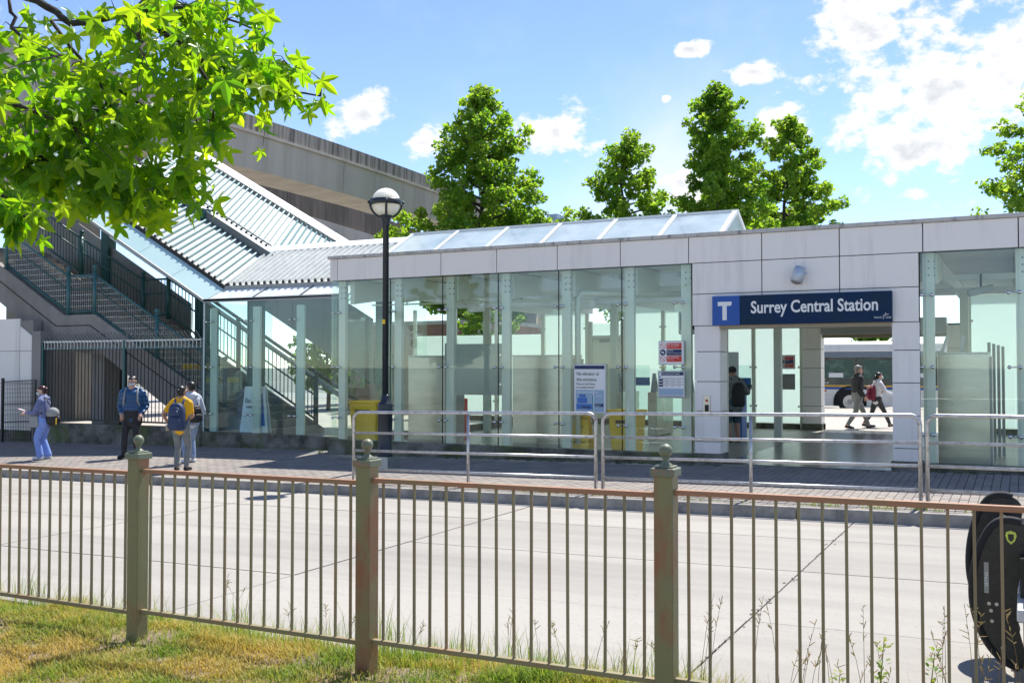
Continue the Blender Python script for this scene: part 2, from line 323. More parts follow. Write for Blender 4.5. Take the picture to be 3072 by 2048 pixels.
# kerb stones
kerb = tag(empty('kerb', (0, 12.95, 0)), kind='structure')
for k in range(-18, 9):
    x0, x1 = k * 2.6 + .01, (k + 1) * 2.6 - .01
    z0, z1 = side_z(x0, 13.0), side_z(x1, 13.0)
    P = []
    for y, dz in ((12.86, -.30), (12.875, .0)):
        pass
    MB().hexa([(x0, 12.84, z0 - .34), (x1, 12.84, z1 - .34), (x1, 13.08, z1 - .34), (x0, 13.08, z0 - .34), (x0, 12.87, z0 + .006), (x1, 12.87, z1 + .006), (x1, 13.08, z1 + .006), (x0, 13.08, z0 + .006)]).build('kerb_stone', 'kerb', kerb, bevel=.015)
# pavement with block pavers
pave = tag(sheet('pavement', -50, 40, 13.08, 17.9, lambda x, y: side_z(x, y) - .02, 'paver_joint', 60, 6), kind='structure')
PW, PL, G = .112, .224, .004
def paver_quad(i, j):
    x0 = i * PW; y0 = 13.085 + j * PL - (PL / 2 if i % 2 else 0); y1 = y0 + PL
    y0 = max(y0, 13.085); y1 = min(y1, 17.9)
    return x0 + G / 2, x0 + PW - G / 2, y0 + G / 2, y1 - G / 2
allp = []
for i in range(int(-27 / PW), int(3.2 / PW)):
    for j in range(0, 23):
        q = paver_quad(i, j)
        if q[3] - q[2] < .03 or q[2] > 17.85: continue
        cx, cy = (q[0] + q[1]) / 2, (q[2] + q[3]) / 2
        if cy > 16.85 and cx > -13: continue
        fw = -cx * .4587 + cy * .8886; rt = cx * .8886 + cy * .4587
        if rt / fw > .56 or rt / fw < -.62: continue
        allp.append((fw if -.5 < rt / fw < .5 and cy > 13.3 else 99 + fw, q, cx, cy))
allp.sort(key=lambda t: t[0])
def paver_box(mb, q, dz):
    x0, x1, y0, y1 = q; zz = lambda x, y: side_z(x, y) + dz; c = .004
    mb.add([(x0, y0, zz(x0, y0) - .012), (x1, y0, zz(x1, y0) - .012), (x1, y1, zz(x1, y1) - .012), (x0, y1, zz(x0, y1) - .012),
            (x0 + c, y0 + c, zz(x0, y0)), (x1 - c, y0 + c, zz(x1, y0)), (x1 - c, y1 - c, zz(x1, y1)), (x0 + c, y1 - c, zz(x0, y1))],
           [(4, 5, 6, 7), (0, 1, 5, 4), (1, 2, 6, 5), (2, 3, 7, 6), (3, 0, 4, 7)])
mass = MB(); pm = None
for n_, (d_, q, cx, cy) in enumerate(allp):
    if n_ < 300:
        mb = MB(); paver_box(mb, q, rs.uniform(-.002, .002)); mb.build('paver', 'paver', pave, recalc=False)
    else: paver_box(mass, q, rs.uniform(-.0025, .0025))
tag(mass.build('paver_field', 'paver_mass', pave, recalc=False), kind='stuff')
# plaza behind the station and bus lane beyond
plaza = tag(sheet('plaza', -70, 60, 17.9, 42, lambda x, y: -.02 - .0 * x, 'plaza', 3, 3), kind='structure')
tag(sheet('bus_lane', -90, 80, 42.0, 62, lambda x, y: -.34, 'road_concrete', 3, 3), kind='structure')
tag(MB().box(-90, 80, 41.85, 42.1, -.5, -.015).build('plaza_kerb', 'kerb'), kind='structure')
# lawn: mound sheet with soft unevenness
def lawn_z(x, y):
    b = -.055 + .018 * (max(min(x, 6), -14) + 3.3)
    u = .02 * math.sin(x * 2.1 + .5) * math.sin(y * 2.7) + .012 * math.sin(x * 5.3 + y * 3.1)
    e = 0 if y < 4.85 else -.10 * min(1, (y - 4.85) / .35)
    return b + u + e
lawn = tag(sheet('lawn', -40, 30, -40, 5.25, lawn_z, 'soil', 281, 182), kind='structure')
tag(MB().box(-60, 45, 5.13, 5.27, -.9, -.16).build('lawn_kerb', 'kerb'), kind='structure')
# ---------------------------------------------------------------- station hall
st = tag(empty('station_building', (-6.5, 17.0, 0)), 'single-storey station entrance with white panel fascia and tall glass walls', 'building')
def pbox(name, m, x0, x1, y0, y1, z0, z1, parent=st, bevel=0): return MB().box(x0, x1, y0, y1, z0, z1).build(name, m, parent, bevel=bevel)
GAP = .008
SEAM = [-13.09, -12.89, -10.34, -9.08, -7.79, -6.53, -5.25, -3.97, -2.70, -1.43, -.08, 1.2, 2.47, 3.74]
XR = 3.74
# backing of the fascia, then panels proud of it
bkf = pbox('fascia_backing', 'dark_gap', -13.05, XR, FY + .03, FY + .25, 3.47, 3.92)
for a, b in zip(SEAM[:-1], SEAM[1:]):
    pbox('fascia_panel', 'panel', a + GAP, b - GAP, FY, FY + .034, 3.474, 3.925, bevel=.004)
pbox('fascia_panel', 'panel', -13.09, -13.055, FY + .045, 27.3, 3.474, 3.925)
# entrance header row
pbox('header_backing', 'dark_gap', -5.18, -1.5, FY + .03, FY + .25, 2.35, 3.465)
HX = [-5.19, -3.97, -2.70, -1.49]
for a, b in zip(HX[:-1], HX[1:]):
    pbox('header_panel', 'panel', a + GAP, b - GAP, FY, FY + .034, 2.93, 3.462, bevel=.004)
    pbox('header_panel', 'panel', a + GAP, b - GAP, FY, FY + .034, 2.375, 2.918, bevel=.004)
# coping
for k, (a, b) in enumerate(zip([-13.13, -9.4, -5.6, -1.8, 1.0], [-9.4, -5.6, -1.8, 1.0, XR])):
    pbox('coping', 'coping', a + .003, b - .003, FY - .035, FY + .32, 3.93, 3.995, bevel=.004)
pbox('coping', 'coping', -13.13, -12.8, FY + .325, 27.3, 3.93, 3.99)
# pillars with panel joints
ZP = [.15, .36, .88, 1.40, 1.92, 2.37]
for x0, x1, inner in ((-5.15, -4.70, 1), (-1.90, -1.49, -1)):
    pil = MB().box(x0 + .03, x1 - .03, FY + .03, FY + .42, 0, 2.4).build('pillar', 'dark_gap', st)
    for a, b in zip(ZP[:-1], ZP[1:]):
        if a == .88 and inner == -1: pass
        pbox('pillar_panel', 'panel', x0, x1, FY, FY + .034, a + .006, b - .006, pil, bevel=.003)
        xs = (x1 - .032, x1 + .004) if inner == 1 else (x0 - .004, x0 + .032)
        pbox('pillar_panel', 'panel', xs[0], xs[1], FY + .037, FY + .45, a + .006, b - .006, pil, bevel=.003)
    pbox('pillar_base', 'plinth', x0 - .03, x1 + .03, FY - .03, FY + .46, -.25, .15, pil, bevel=.01)
pbox('lintel', 'lintel', -4.70, -1.90, FY - .02, FY + .3, 2.31, 2.372)
# plinth under the glass
for a, b in ((-13.12, -9.1), (-9.1, -5.18), (-1.46, XR)):
    pbox('plinth', 'plinth', a + .004, b - .004, FY - .02, FY + .22, -.4, .135, bevel=.012)
pbox('plinth', 'plinth', -13.12, -12.9, FY + .225, 27.3, -.4, .135)
# glass panes, fins, spider fittings
GX = [-12.98, -11.56, -10.31, -9.055, -7.77, -6.51, -5.20]
fit = MB(); fit.bar((0, -.05, 0), (0, .07, 0), .018, .018); fit.bar((-.075, .03, 0), (.075, .03, 0), .02, .02)
for sx_ in (-.075, .075): fit.lathe([(.012, -.045), (.032, -.04), (.032, -.028), (.014, -.02), (.012, .0)], 10)
fm = MB()
for sx_ in (-.075, .075):
    fm.tube([(sx_, -.045, 0), (sx_, -.03, 0)], .030, 10); fm.tube([(sx_, -.03, 0), (sx_, .05, 0)], .011, 6)
fm.bar((-.085, .05, 0), (.085, .05, 0), .022, .022); fm.tube([(0, .05, 0), (0, .16, 0)], .014, 6)
FIT = fm.mesh('glass_fitting', 'chrome', True)
SEAM_M = boxmesh('seam_strip', 'dark_gap', .016, .016, 3.31)
def fin(x, y0, z0, z1, w_=.14):
    o = pbox('fin_column', 'cream_steel', x - .02 + .06, x + w_ + .04, y0 + .16, y0 + .26, z0, z1, bevel=.004)
    pbox('fin_flange', 'cream_steel', x - .005, x + .055, y0 + .18, y0 + .34, z0, z1 - .002, o)
    for q in range(3):
        for r_ in range(2):
            link('bolt', BOLT, (x + .09 + r_ * .09, y0 + .155, z1 - .14 - q * .11), o)
    return o
BOLT = MB().tube([(0, .012, 0), (0, -.012, 0)], .016, 6).mesh('bolt', 'steel_grey')
def pane(x0, x1, y, z0, z1, m='glass_clear', name='glass_pane'): return pbox(name, m, x0 + .006, x1 - .006, y, y + .012, z0, z1)
for a, b in zip(GX[:-1], GX[1:]):
    pane(a, b, FY + .02, .14, 3.466)
    if a > -12.9: link('seam_strip', SEAM_M, (a, FY + .026, 1.80), st)
pane(-12.98 - .09, -12.98, FY + .02, .14, 3.466)
for a in GX[:-1] + [GX[-1] - .24]:
    fin(a, FY, .1, 3.47)
    for z in (.59, 1.65, 2.79): link('glass_fitting', FIT, (a + (.0 if a > -12.9 else .05), FY + .045, z), st)
GR = [-1.48, -.15, 1.15, 2.45, 3.74]
for a, b in zip(GR[:-1], GR[1:]): pane(a, b, FY + .02, .14, 3.466)
for a in GR[:-1]:
    fin(a + .03, FY, .1, 3.47, .13)
    for z in (.59, 1.65, 2.79): link('glass_fitting', FIT, (a + .1 if a < -1.4 else a, FY + .045, z), st)
# side wall of the hall (towards the stairs)
for k in range(3):
    pbox('side_pane', 'glass_clear', -13.06, -13.048, FY + .06 + k * 1.25, FY + 1.29 + k * 1.25, .14, 3.466)
# floor
fl = pbox('hall_floor', 'hall_tile', -13.0, XR, FY + .0, 27.3, -.3, -.012)
TS = .6
for i in range(-8, 0):
    for j in range(18):
        x0, y0 = i * TS - .1 - 0., FY - .12 + j * TS
        if x0 + TS < -4.7 or x0 > -1.5: continue
        pbox('floor_tile', 'tile', max(x0, -4.69) + .003, min(x0 + TS, -1.91) - .003, max(y0, FY - .02) + .003, min(y0 + TS, 27.28) - .003, -.01, .004 if False else .002, fl)
# ceiling deck (corrugated) with skylight opening, roof slab
def deck(x0, x1, y0, y1):
    mb = MB(); n = int((y1 - y0) / .075); ys = [y0 + (y1 - y0) * k / n for k in range(n + 1)]
    vs = []; 
    for k, y in enumerate(ys):
        z = 3.50 + (.035 if (k // 2) % 2 else 0); vs += [(x0, y, z), (x1, y, z)]
    mb.add(vs, [(2 * k, 2 * k + 1, 2 * k + 3, 2 * k + 2) for k in range(n)])
    mb.build('ceiling_deck', 'deck', st, recalc=False)
    pbox('roof_slab', 'coping', x0, x1, y0, y1, 3.56, 3.88)
SKX0, SKX1, SKY0, SKY1 = -13.0, -5.15, 18.55, 21.45
deck(-13.0, XR, FY + .26, SKY0); deck(-13.0, XR, SKY1, 27.2); deck(SKX1, XR, SKY0 + .002, SKY1 - .002)
# beams and interior columns
for x in (-12.75, -11.45, -10.2, -8.95, -7.65, -6.4, -5.25, -4.0, -2.7, -1.35, 0.0, 1.3, 2.6):
    b = MB().hexa([(x, FY + .27, 2.98), (x + .11, FY + .27, 2.98), (x + .11, SKY0 - .05, 3.16), (x, SKY0 - .05, 3.16), (x, FY + .27, 3.49), (x + .11, FY + .27, 3.49), (x + .11, SKY0 - .05, 3.49), (x, SKY0 - .05, 3.49)]).build('roof_beam', 'cream_steel', st)
    pbox('beam_tail', 'white_steel', x + .01, x + .10, SKY0 - .04, 27.2, 3.22, 3.485, b)
for y in (SKY0 - .12, SKY1 + .02): pbox('cross_beam', 'white_steel', -13, XR, y, y + .1, 3.12, 3.215)
for x in (-12.4, -8.9, -5.0, -1.2, 2.4): pbox('inner_column', 'cream_steel', x, x + .16, 22.4, 22.56, 0, 3.2)
for x in (-11.6, -8.8): pbox('downlight', 'white_steel', x, x + .3, 20.2, 20.5, 2.95, 3.2)
# skylight
sk = empty('skylight', (-9, 20, 3.9), parent=st)
RZ, RY = 4.80, 20.0
pbox('curb', 'white_steel', SKX0, SKX1, SKY0 - .02, SKY0 + .06, 3.88, 4.06, sk); pbox('curb', 'white_steel', SKX0, SKX1, SKY1 - .06, SKY1 + .02, 3.88, 4.06, sk)
pbox('curb', 'white_steel', SKX0, SKX0 + .08, SKY0 + .06, SKY1 - .06, 3.88, 4.06, sk); pbox('curb', 'white_steel', SKX1 - .08, SKX1, SKY0 + .06, SKY1 - .06, 3.88, 4.06, sk)
MB().bar((SKX0, RY, RZ), (SKX1, RY, RZ), .12, .09).build('ridge_bar', 'white_steel', sk)
MX = [SKX0 + (SKX1 - SKX0) * k / 6 for k in range(7)]
for x in MX:
    xx = min(max(x, SKX0 + .05), SKX1 - .05)
    MB().bar((xx, SKY0 + .02, 4.05), (xx, RY - .04, RZ), .09, .07).build('glazing_bar', 'white_steel', sk)
    MB().bar((xx, SKY1 - .02, 4.05), (xx, RY + .04, RZ), .09, .07).build('glazing_bar', 'white_steel', sk)
for a, b in zip(MX[:-1], MX[1:]):
    for ys in (SKY0 + .03, SKY1 - .03):
        yr = RY - .05 if ys < RY else RY + .05
        MB().slab([(a + .05, ys, 4.06), (b - .05, ys, 4.06), (b - .05, yr, RZ - .01), (a + .05, yr, RZ - .01)], (0, 0, .012)).build('roof_pane', 'glass_sky', sk)
for x in (SKX0 + .02, SKX1 - .03):
    MB().prism([(SKY0 + .06, 4.06), (SKY1 - .06, 4.06), (RY, RZ - .06)], lambda u, v, w_: (x + w_, u, v), .012).build('gable_pane', 'glass_sky', sk)
# pipes under the ceiling
MB().tube([(-7.55, 17.35, .2), (-7.55, 17.35, 2.95), (-7.5, 17.4, 3.05), (-7.3, 17.5, 3.05), (-5.2, 18.4, 3.02)], .055, 10).build('drain_pipe', 'cream_steel', st, True)
MB().tube([(-12.9, 18.2, 3.02), (-5.0, 18.3, 3.0)], .018, 6).build('sprinkler_pipe', 'cream_steel', st)
for x in (-12.0, -10.6, -9.2, -7.9): MB().tube([(x, 18.25, 3.0), (x, 18.25, 3.2)], .014, 6).build('pipe_hanger', 'steel_grey', st)
# back wall: frosted screens, door, posts
BY = 27.3
BP = [-13.0, -11.55, -10.35, -9.2, -7.9, -6.62]
for a, b in zip(BP[:-1], BP[1:]):
    if a == -11.55: continue
    pbox('frosted_pane', 'frosted', a + .05, b - .05, BY, BY + .014, .14, 3.45)
pbox('frosted_pane', 'frosted', -6.57, -5.36, BY - .0, BY + .014, .14, 3.2)
for k in range(4): pbox('frosted_pane', 'frosted', -1.2 + k * 1.25, -1.2 + (k + 1) * 1.25 - .08, BY, BY + .014, .14, 3.45)
for a_, b_ in ((-17.6, -16.1), (-16.1, -14.6), (-14.6, -13.05)): pbox('frosted_pane', 'frosted', a_ + .04, b_ - .04, BY, BY + .014, .14, 2.65)
pbox('back_plinth', 'plinth', -17.6, -13.01, BY - .04, BY + .2, -.1, .135)
for x in BP + [-17.6, -16.1, -14.6, -5.33, -1.25, .0, 1.25, 2.5]:
    pbox('wall_post', 'cream_steel', x - .05, x + .05, BY - .1, BY - .003, 0, 3.49)
    for z in (.6, 1.65, 2.8): link('glass_fitting', FIT, (x, BY - .07, z), st, (0, 0, 0))
pbox('back_plinth', 'plinth', -13.0, -4.78, BY - .04, BY + .2, -.1, .135); pbox('back_plinth', 'plinth', -1.3, XR, BY - .04, BY + .2, -.1, .135)
dr = pbox('door', 'frosted_grey', -11.42, -10.48, BY - .02, BY + .03, .02, 2.5)
for a, b, c, d in ((-11.5, -11.40, .0, 3.0), (-10.5, -10.40, 0, 3.0)): pbox('door_frame', 'white_steel', a, b, BY - .06, BY + .06, c, d, dr)
pbox('door_frame', 'white_steel', -11.40, -10.5, BY - .06, BY + .06, 2.50, 2.58, dr); pbox('transom_pane', 'frosted', -11.40, -10.5, BY, BY + .014, 2.58, 2.95, dr)
pbox('door_closer', 'steel_grey', -11.15, -10.8, BY - .1, BY - .03, 2.38, 2.46, dr); pbox('door_handle', 'chrome', -10.62, -10.58, BY - .09, BY - .03, 1.0, 1.3, dr)
# back pillars of the passage and roller-shutter box
for x0, x1 in ((-5.28, -4.80), (-1.75, -1.35)):
    o = pbox('pillar', 'dark_gap', x0 + .02, x1 - .02, BY - .22, BY + .22, 0, 2.75)
    for a, b in zip((.15, .62, 1.12, 1.62, 2.12), (.62, 1.12, 1.62, 2.12, 2.7)):
        pbox('pillar_panel', 'panel', x0, x1, BY - .25, BY + .25, a + .006, b - .006, o, bevel=.004)
    pbox('pillar_base', 'plinth', x0 - .02, x1 + .02, BY - .27, BY + .27, -.1, .148, o)
pbox('shutter_box', 'steel_grey', -4.79, -1.76, BY - .3, BY + .3, 2.52, 2.9); pbox('shutter_rail', 'lintel', -4.79, -1.76, BY - .05, BY + .05, 2.42, 2.515)
pbox('header_beam', 'panel', -13, XR, BY - .06, BY + .16, 3.46, 3.9)
for x in (-4.79, -1.86): pbox('shutter_guide', 'steel_grey', x, x + .09, FY + .46, FY + .56, 0, 2.9)
# frosted partition on the left of the passage, rear part
for y0, y1 in ((19.2, 20.4),): pass
# ---------------------------------------------------------------- stair glass box
gb = tag(empty('stair_glass_enclosure', (-15.4, 17.6, 0)), 'glass screen on mossy plinth enclosing the foot of the stairs beside the hall', 'glass screen')
SX = [-17.29, -15.92, -14.64, -13.40]
GY = 17.6
for a, b in zip(SX[:-1], SX[1:]):
    pbox('glass_pane', 'glass_teal', a + .008, b - .008, GY, GY + .012, .14, 3.2, gb)
for a in SX[:-1]:
    o = pbox('mullion', 'cream_steel', a + .10 if a < -17 else a + .04, a + .31 if a < -17 else a + .25, GY + .1, GY + .16, .1, 3.05, gb)
    for z in (.55, 1.65, 2.72): link('glass_fitting', FIT, (a + (.14 if a < -17 else 0), GY + .025, z), gb)
for k in range(2):
    pbox('side_pane', 'glass_teal', -17.30, -17.288, GY + .02 + k * 1.2, GY + 1.2 + k * 1.2, .14, 3.2, gb)
for a, b in ((-17.32, -15.3), (-15.3, -13.14)): pbox('plinth', 'plinth', a + .003, b - .003, GY - .03, GY + .24, -.5, .135, gb, .012)
pbox('corner_strip', 'white_steel', -17.31, -17.285, GY - .006, GY + .018, .14, 3.2, gb)
pbox('top_rail', 'steel_grey', -17.3, -13.15, GY - .03, GY + .05, 3.203, 3.26, gb)
pbox('floor', 'hall_tile', -17.2, -13.05, GY + .25, 27.3, -.3, -.01, gb)
# ---------------------------------------------------------------- stairs
SL = .54
stairs = tag(empty('staircase', (-19, 19, 0)), 'grey concrete stairs with a landing climbing beside the glass enclosure', 'stairs')
Y0, Y1 = 17.95, 20.35
NS = 17; RI = 2.97 / NS; TR = RI / SL
xb = -21.52 + NS * TR
for k in range(NS):
    x1 = xb - k * TR; o = MB().box(x1 - TR, x1 + .02, Y0 + .18, Y1 - .12, max(k * RI - .12, -.02), (k + 1) * RI).build('step', 'concrete', stairs)
    MB().box(x1 - .03, x1 + .024, Y0 + .19, Y1 - .13, (k + 1) * RI + .001, (k + 1) * RI + .004).build('nosing', 'white_print' if k != 9 else 'white_print', o)
for x, t_ in ((9, 'WATCH'), (7, 'FACE')):
    x1 = xb - x * TR
    pb = MB().box(x1 + .021, x1 + .026, Y0 + .55, Y1 - .5, x * RI + .03, (x + 1) * RI - .01).build('warning_strip', 'yellow_plastic', stairs)
    text('lettering', t_ + ' YOUR STEP' if x == 9 else 'FACE MASK', .10, (x1 + .028, 18.9, x * RI + .055), (R(90), 0, R(90)), 'red_print', pb)
MB().box(-22.56, -21.5, Y0 + .18, Y1 - .12, 2.7, 2.97).build('landing', 'concrete', stairs)
NU = 12
for k in range(NU):
    x1 = -22.54 - k * TR; o = MB().box(x1 - TR, x1 + .02, Y0 + .18, Y1 - .12, 2.97 + k * RI - .1, 2.97 + (k + 1) * RI).build('step', 'concrete', stairs)
xu = -22.54 - NU * TR; zu = 2.97 + NU * RI
MB().box(xu - 6, xu + .02, Y0 + .18, Y1 - .12, zu - .3, zu).build('landing', 'concrete', stairs)
# stringers: profile in XZ
def stringer(y0, y1, name='stringer'):
    prof = [(-16.1, -.05), (-17.4, -.05)]
    top = [(xb + .15, .10), (-21.45, 3.02), (-22.6, 3.02), (xu, zu + .06), (xu - 6, zu + .06)]
    bot = [(xu - 6, zu - .75), (xu - .3, zu - .75), (-23.0, 2.17), (-21.75, 2.17), (-21.2, 2.02), (-17.65, -.02), (xb + .15, -.02)]
    MB().prism(top + bot, lambda u, v, w_: (u, y0 + w_, v), y1 - y0).build(name, 'concrete', stairs)
    line = [(-16.6, .10), (-21.65, 2.76), (-22.85, 2.76), (xu - .1, zu - .22), (xu - 6, zu - .22)]
stringer(Y0, Y0 + .178); stringer(Y1 - .118, Y1)
MB().prism([(-17.65, .0), (-21.2, 1.95), (-23, 2.1), (xu - .3, zu - .8), (xu - .3, zu - .65), (-22.9, 2.3), (-21.3, 2.3), (-17.2, .1)], lambda u, v, w_: (u, Y0 + .181 + w_, v), 2.1).build('stair_soffit', 'concrete', stairs)
# reveal line on the outside stringer
for a, b in (((-17.3, .50), (-21.62, 2.74)), ((-21.62, 2.74), (-22.9, 2.74)), ((-22.9, 2.74), (xu - .2, zu - .26))):
    MB().bar((a[0], Y0 - .004, a[1]), (b[0], Y0 - .004, b[1]), .016, .022).build('reveal_line', 'dark_gap', stairs)
# ---------------------------------------------------------------- stair railings
def post(mb_parent, x, y, z0, h, m, r_=.055, ball=True):
    o = MB().tube([(x, y, z0), (x, y, z0 + h)], r_, 12).build('post', m, mb_parent, True)
    if ball:
        MB().lathe([(.03, h), (.075, h + .01), (.075, h + .03), (.035, h + .045), (.03, h + .06), (.062, h + .085), (.075, h + .12), (.062, h + .155), (.02, h + .175)], 12, (x, y, z0)).build('ball_cap', m, o, True)
    return o
fr_ = tag(empty('stair_railing', (-20, Y0 + .09, 1.5)), 'teal railing with wire mesh infill along the street side of the stairs', 'railing')
yr = Y0 + .09
PST = [(-25.08, 4.36), (-22.55, 2.98), (-21.55, 2.98), (-19.3, 1.77), (-17.05, .56)]
for x, z in PST: post(fr_, x, yr, z, 1.17, 'teal_light')
def rail(a, b, dz, r_, m, p, y=None): y = yr if y is None else y; MB().tube([(a[0], y, a[1] + dz), (b[0], y, b[1] + dz)], r_, 8).build('rail', m, p, True)
for a, b in zip(PST[:-1], PST[1:]):
    rail(a, b, 1.07, .032, 'teal_light', fr_); rail(a, b, .12, .04, 'teal_paint', fr_); rail(a, b, .72, .018, 'teal_paint', fr_)
    mb = MB(); L_ = b[0] - a[0]; sl_ = (b[1] - a[1]) / L_; n = int(abs(L_) / .075)
    for k in range(1, n):
        x = a[0] + L_ * k / n; z = a[1] + sl_ * (x - a[0]); mb.bar((x, yr, z + .12), (x, yr, z + 1.05), .005, .005)
    zlo, zhi = min(a[1], b[1]) + .12, max(a[1], b[1]) + 1.05; k = zlo
    while k < zhi:
        if abs(sl_) < .01: xa, xb_ = a[0], b[0]
        else:
            xs = sorted([a[0] + (k - 1.05 - a[1]) / sl_, a[0] + (k - .12 - a[1]) / sl_]); xa, xb_ = max(xs[0], min(a[0], b[0])), min(xs[1], max(a[0], b[0]))
        if xb_ - xa > .03: mb.bar((xa, yr, k), (xb_, yr, k), .006, .006)
        k += .15
    mb.build('wire_mesh', 'galv', fr_)
rr_ = tag(empty('stair_railing', (-22, Y1 - .06, 3)), 'dark green baluster railing on the escalator side of the stairs', 'railing')
yb = Y1 - .06
PSB = [(-27.2, 5.62), (-24.83, 4.36), (-22.26, 3.02), (-21.28, 3.02), (-18.7, 1.63), (-16.1, .22)]
for k, (x, z) in enumerate(PSB): post(rr_, x, yb, z - .05, 1.22, 'teal_paint', .065, k not in (3,))
BAL = {}
for a, b in zip(PSB[:-1], PSB[1:]):
    for dz, r_ in ((1.10, .03), (.70, .024), (.10, .03)): rail(a, b, dz, r_, 'teal_paint', rr_, yb)
    L_ = b[0] - a[0]; n = int(abs(L_) / .125)
    for k in range(1, n):
        x = a[0] + L_ * k / n; z = a[1] + (b[1] - a[1]) * k / n
        if 'b' not in BAL: BAL['b'] = boxmesh('baluster', 'teal_paint', .018, .018, 1.0)
        link('baluster', BAL['b'], (x, yb, z + .6), rr_)
MB().bar((-27.2, yb - .16, 5.45), (-22.3, yb - .16, 2.98), .03, .10).build('kick_rail', 'lintel', rr_); MB().bar((-21.3, yb - .16, 2.9), (-16.2, yb - .16, .16), .03, .10).build('kick_rail', 'lintel', rr_)
# ---------------------------------------------------------------- canopy over stairs and escalator
cp = tag(empty('stair_canopy', (-18, 19, 4)), 'folded white ribbed metal canopy climbing over the stairs and escalator', 'canopy')
SE = .5555
XT = -24.0
def V_(x, y, z): return Vector((x, y, z))
EY = 18.2
eA = V_(-17.19, EY, 3.60); eAr = V_(-13.14, EY, 3.585); eAu = V_(XT, EY, 3.60 + SE * (-17.19 - XT))
rA = V_(-18.57, 21.2, 4.745); rAr = V_(-13.9, 21.2, 4.75); rAu = eAu + (rA - eA)
sA = V_(-17.30, 17.6, 3.215); sAr = V_(-13.14, 17.6, 3.19); sAu = V_(XT, 17.6, 3.215 + SE * (-17.30 - XT))
VB = V_(-1.31, 2.6, 1.36)
eB = V_(-18.91, 21.8, 4.97); eBu = V_(XT - .1, 21.8, 4.97 + SE * (-18.91 - XT + .1)); tB = V_(-18.43, 24.4, 5.335); tBu = eBu + VB
def sheet3(name, q, m, t=-.03): return MB().slab(q, (0, 0, t)).build(name, m, cp)
def ribs(q00, q10, q01, q11, n, name='roof_rib', h=.10, m='roof_rib', skip0=False):
    # q00->q10 along eave, q01->q11 along ridge ; one standing rib per step
    for k in range(n + 1):
        f_ = k / n; a = q00.lerp(q10, f_); b = q01.lerp(q11, f_)
        nrm = (q10 - q00).cross(b - a).normalized()
        if nrm.z < 0: nrm = -nrm
        u = nrm; o = MB().bar(a + nrm * (h / 2 - .01), b + nrm * (h / 2 - .01), .045, h, up=u).build(name, m, cp)
        d = (b - a).normalized(); MB().bar(a - d * .035 + nrm * .02, a + d * .012 + nrm * .02, .055, .12, up=u).build('rib_clip', 'black_metal', o)
sheet3('roof_sheet', [eAu, eA, rA, rAu], 'roof_white'); sheet3('roof_sheet', [eA, eAr, rAr, rA], 'roof_white')
ribs(eAu, eA, rAu, rA, 37); ribs(eA + V_(.10, 0, 0), eAr, rA + V_(.14, 0, 0), rAr, 21, m='roof_white', h=.12)
sheet3('roof_sheet', [eBu, eB, tB, tBu], 'roof_white'); ribs(eBu, eB, tBu, eB + VB, 28)
for k in range(1, 10):
    f_ = k * .184 / 1.79; a = eB.lerp(tB, f_); b = eB + VB + V_(k * .184, 0, -k * .184 * SE)
    MB().bar(a + V_(0, 0, .03), b + V_(0, 0, .03), .045, .075).build('roof_rib', 'roof_rib', cp)
def flash(a, b, c, d, up=.11): sheet3('ridge_flashing', [a + V_(0, 0, up), b + V_(0, 0, up), c + V_(0, 0, up), d + V_(0, 0, up)], 'white_steel', -.02)
flash(V_(XT - .1, 21.2, rA.z + SE * (rA.x - XT + .1)), rA, eB + V_(0, .02, 0), eBu + V_(0, .02, 0), .012); flash(rA, rAr, V_(-14.1, 21.85, 4.97), eB, .09)
flash(tBu + V_(0, -.15, .0), tB + V_(0, -.15, .0), tB + V_(.1, .35, .05), tBu + V_(.1, .35, .05), .1)
sheet3('roof_sheet', [V_(-18.8, 21.87, 4.96), V_(-14.1, 21.87, 4.96), V_(-14.1, 25, 5.1), V_(-18.4, 25, 5.1)], 'roof_white')
# eave gutters and soffit panels
MB().bar(eAu + V_(0, -.02, -.03), eA + V_(0, -.02, -.03), .05, .10).build('eave_gutter', 'black_metal', cp); MB().bar(eA + V_(0, -.02, -.03), eAr + V_(0, -.02, -.03), .05, .08).build('eave_gutter', 'steel_grey', cp)
MB().bar(eBu + V_(0, .03, .10), eB + V_(0, .03, .10), .03, .05).build('eave_gutter', 'steel_grey', cp)
ne = 6
for k in range(ne):
    f0, f1 = k / ne, (k + 1) / ne; g = .0015
    q = [eA.lerp(eAu, f0 + g * .6), eA.lerp(eAu, f1 - g * .6), sA.lerp(sAu, f1 - g * .6), sA.lerp(sAu, f0 + g * .6)]
    q = [p + V_(0, 0, -.05) if i < 2 else p for i, p in enumerate(q)]
    MB().slab(q, (.0, .025, -.02)).build('soffit_panel', 'soffit_glass', cp)
for f0, f1 in ((0, .34), (.34, .67), (.67, 1)):
    q = [eA.lerp(eAr, f0 + .004), eA.lerp(eAr, f1 - .004), sA.lerp(sAr, f1 - .004), sA.lerp(sAr, f0 + .004)]
    q = [p + V_(0, 0, -.05) if i < 2 else p for i, p in enumerate(q)]
    MB().slab(q, (0, .02, -.02)).build('soffit_panel', 'soffit_level', cp)
    if f1 < 1: MB().bar(q[1] + V_(0, -.01, .005), q[2] + V_(0, -.01, .005), .03, .02).build('soffit_batten', 'steel_grey', cp)
MB().bar(sAu, sA, .05, .06).build('edge_trim', 'steel_grey', cp); MB().bar(sA, sAr, .06, .07).build('edge_trim', 'steel_grey', cp)
# columns carrying the canopy
for x, y, h in ((-16.36, 18.35, 3.5), (-14.3, 20.7, 4.3), (-24.4, 20.9, 8.0), (-20.6, 20.9, 6.1)):
    pbox('column', 'teal_paint', x - .15, x + .15, y - .15, y + .15, -.02, h, cp)
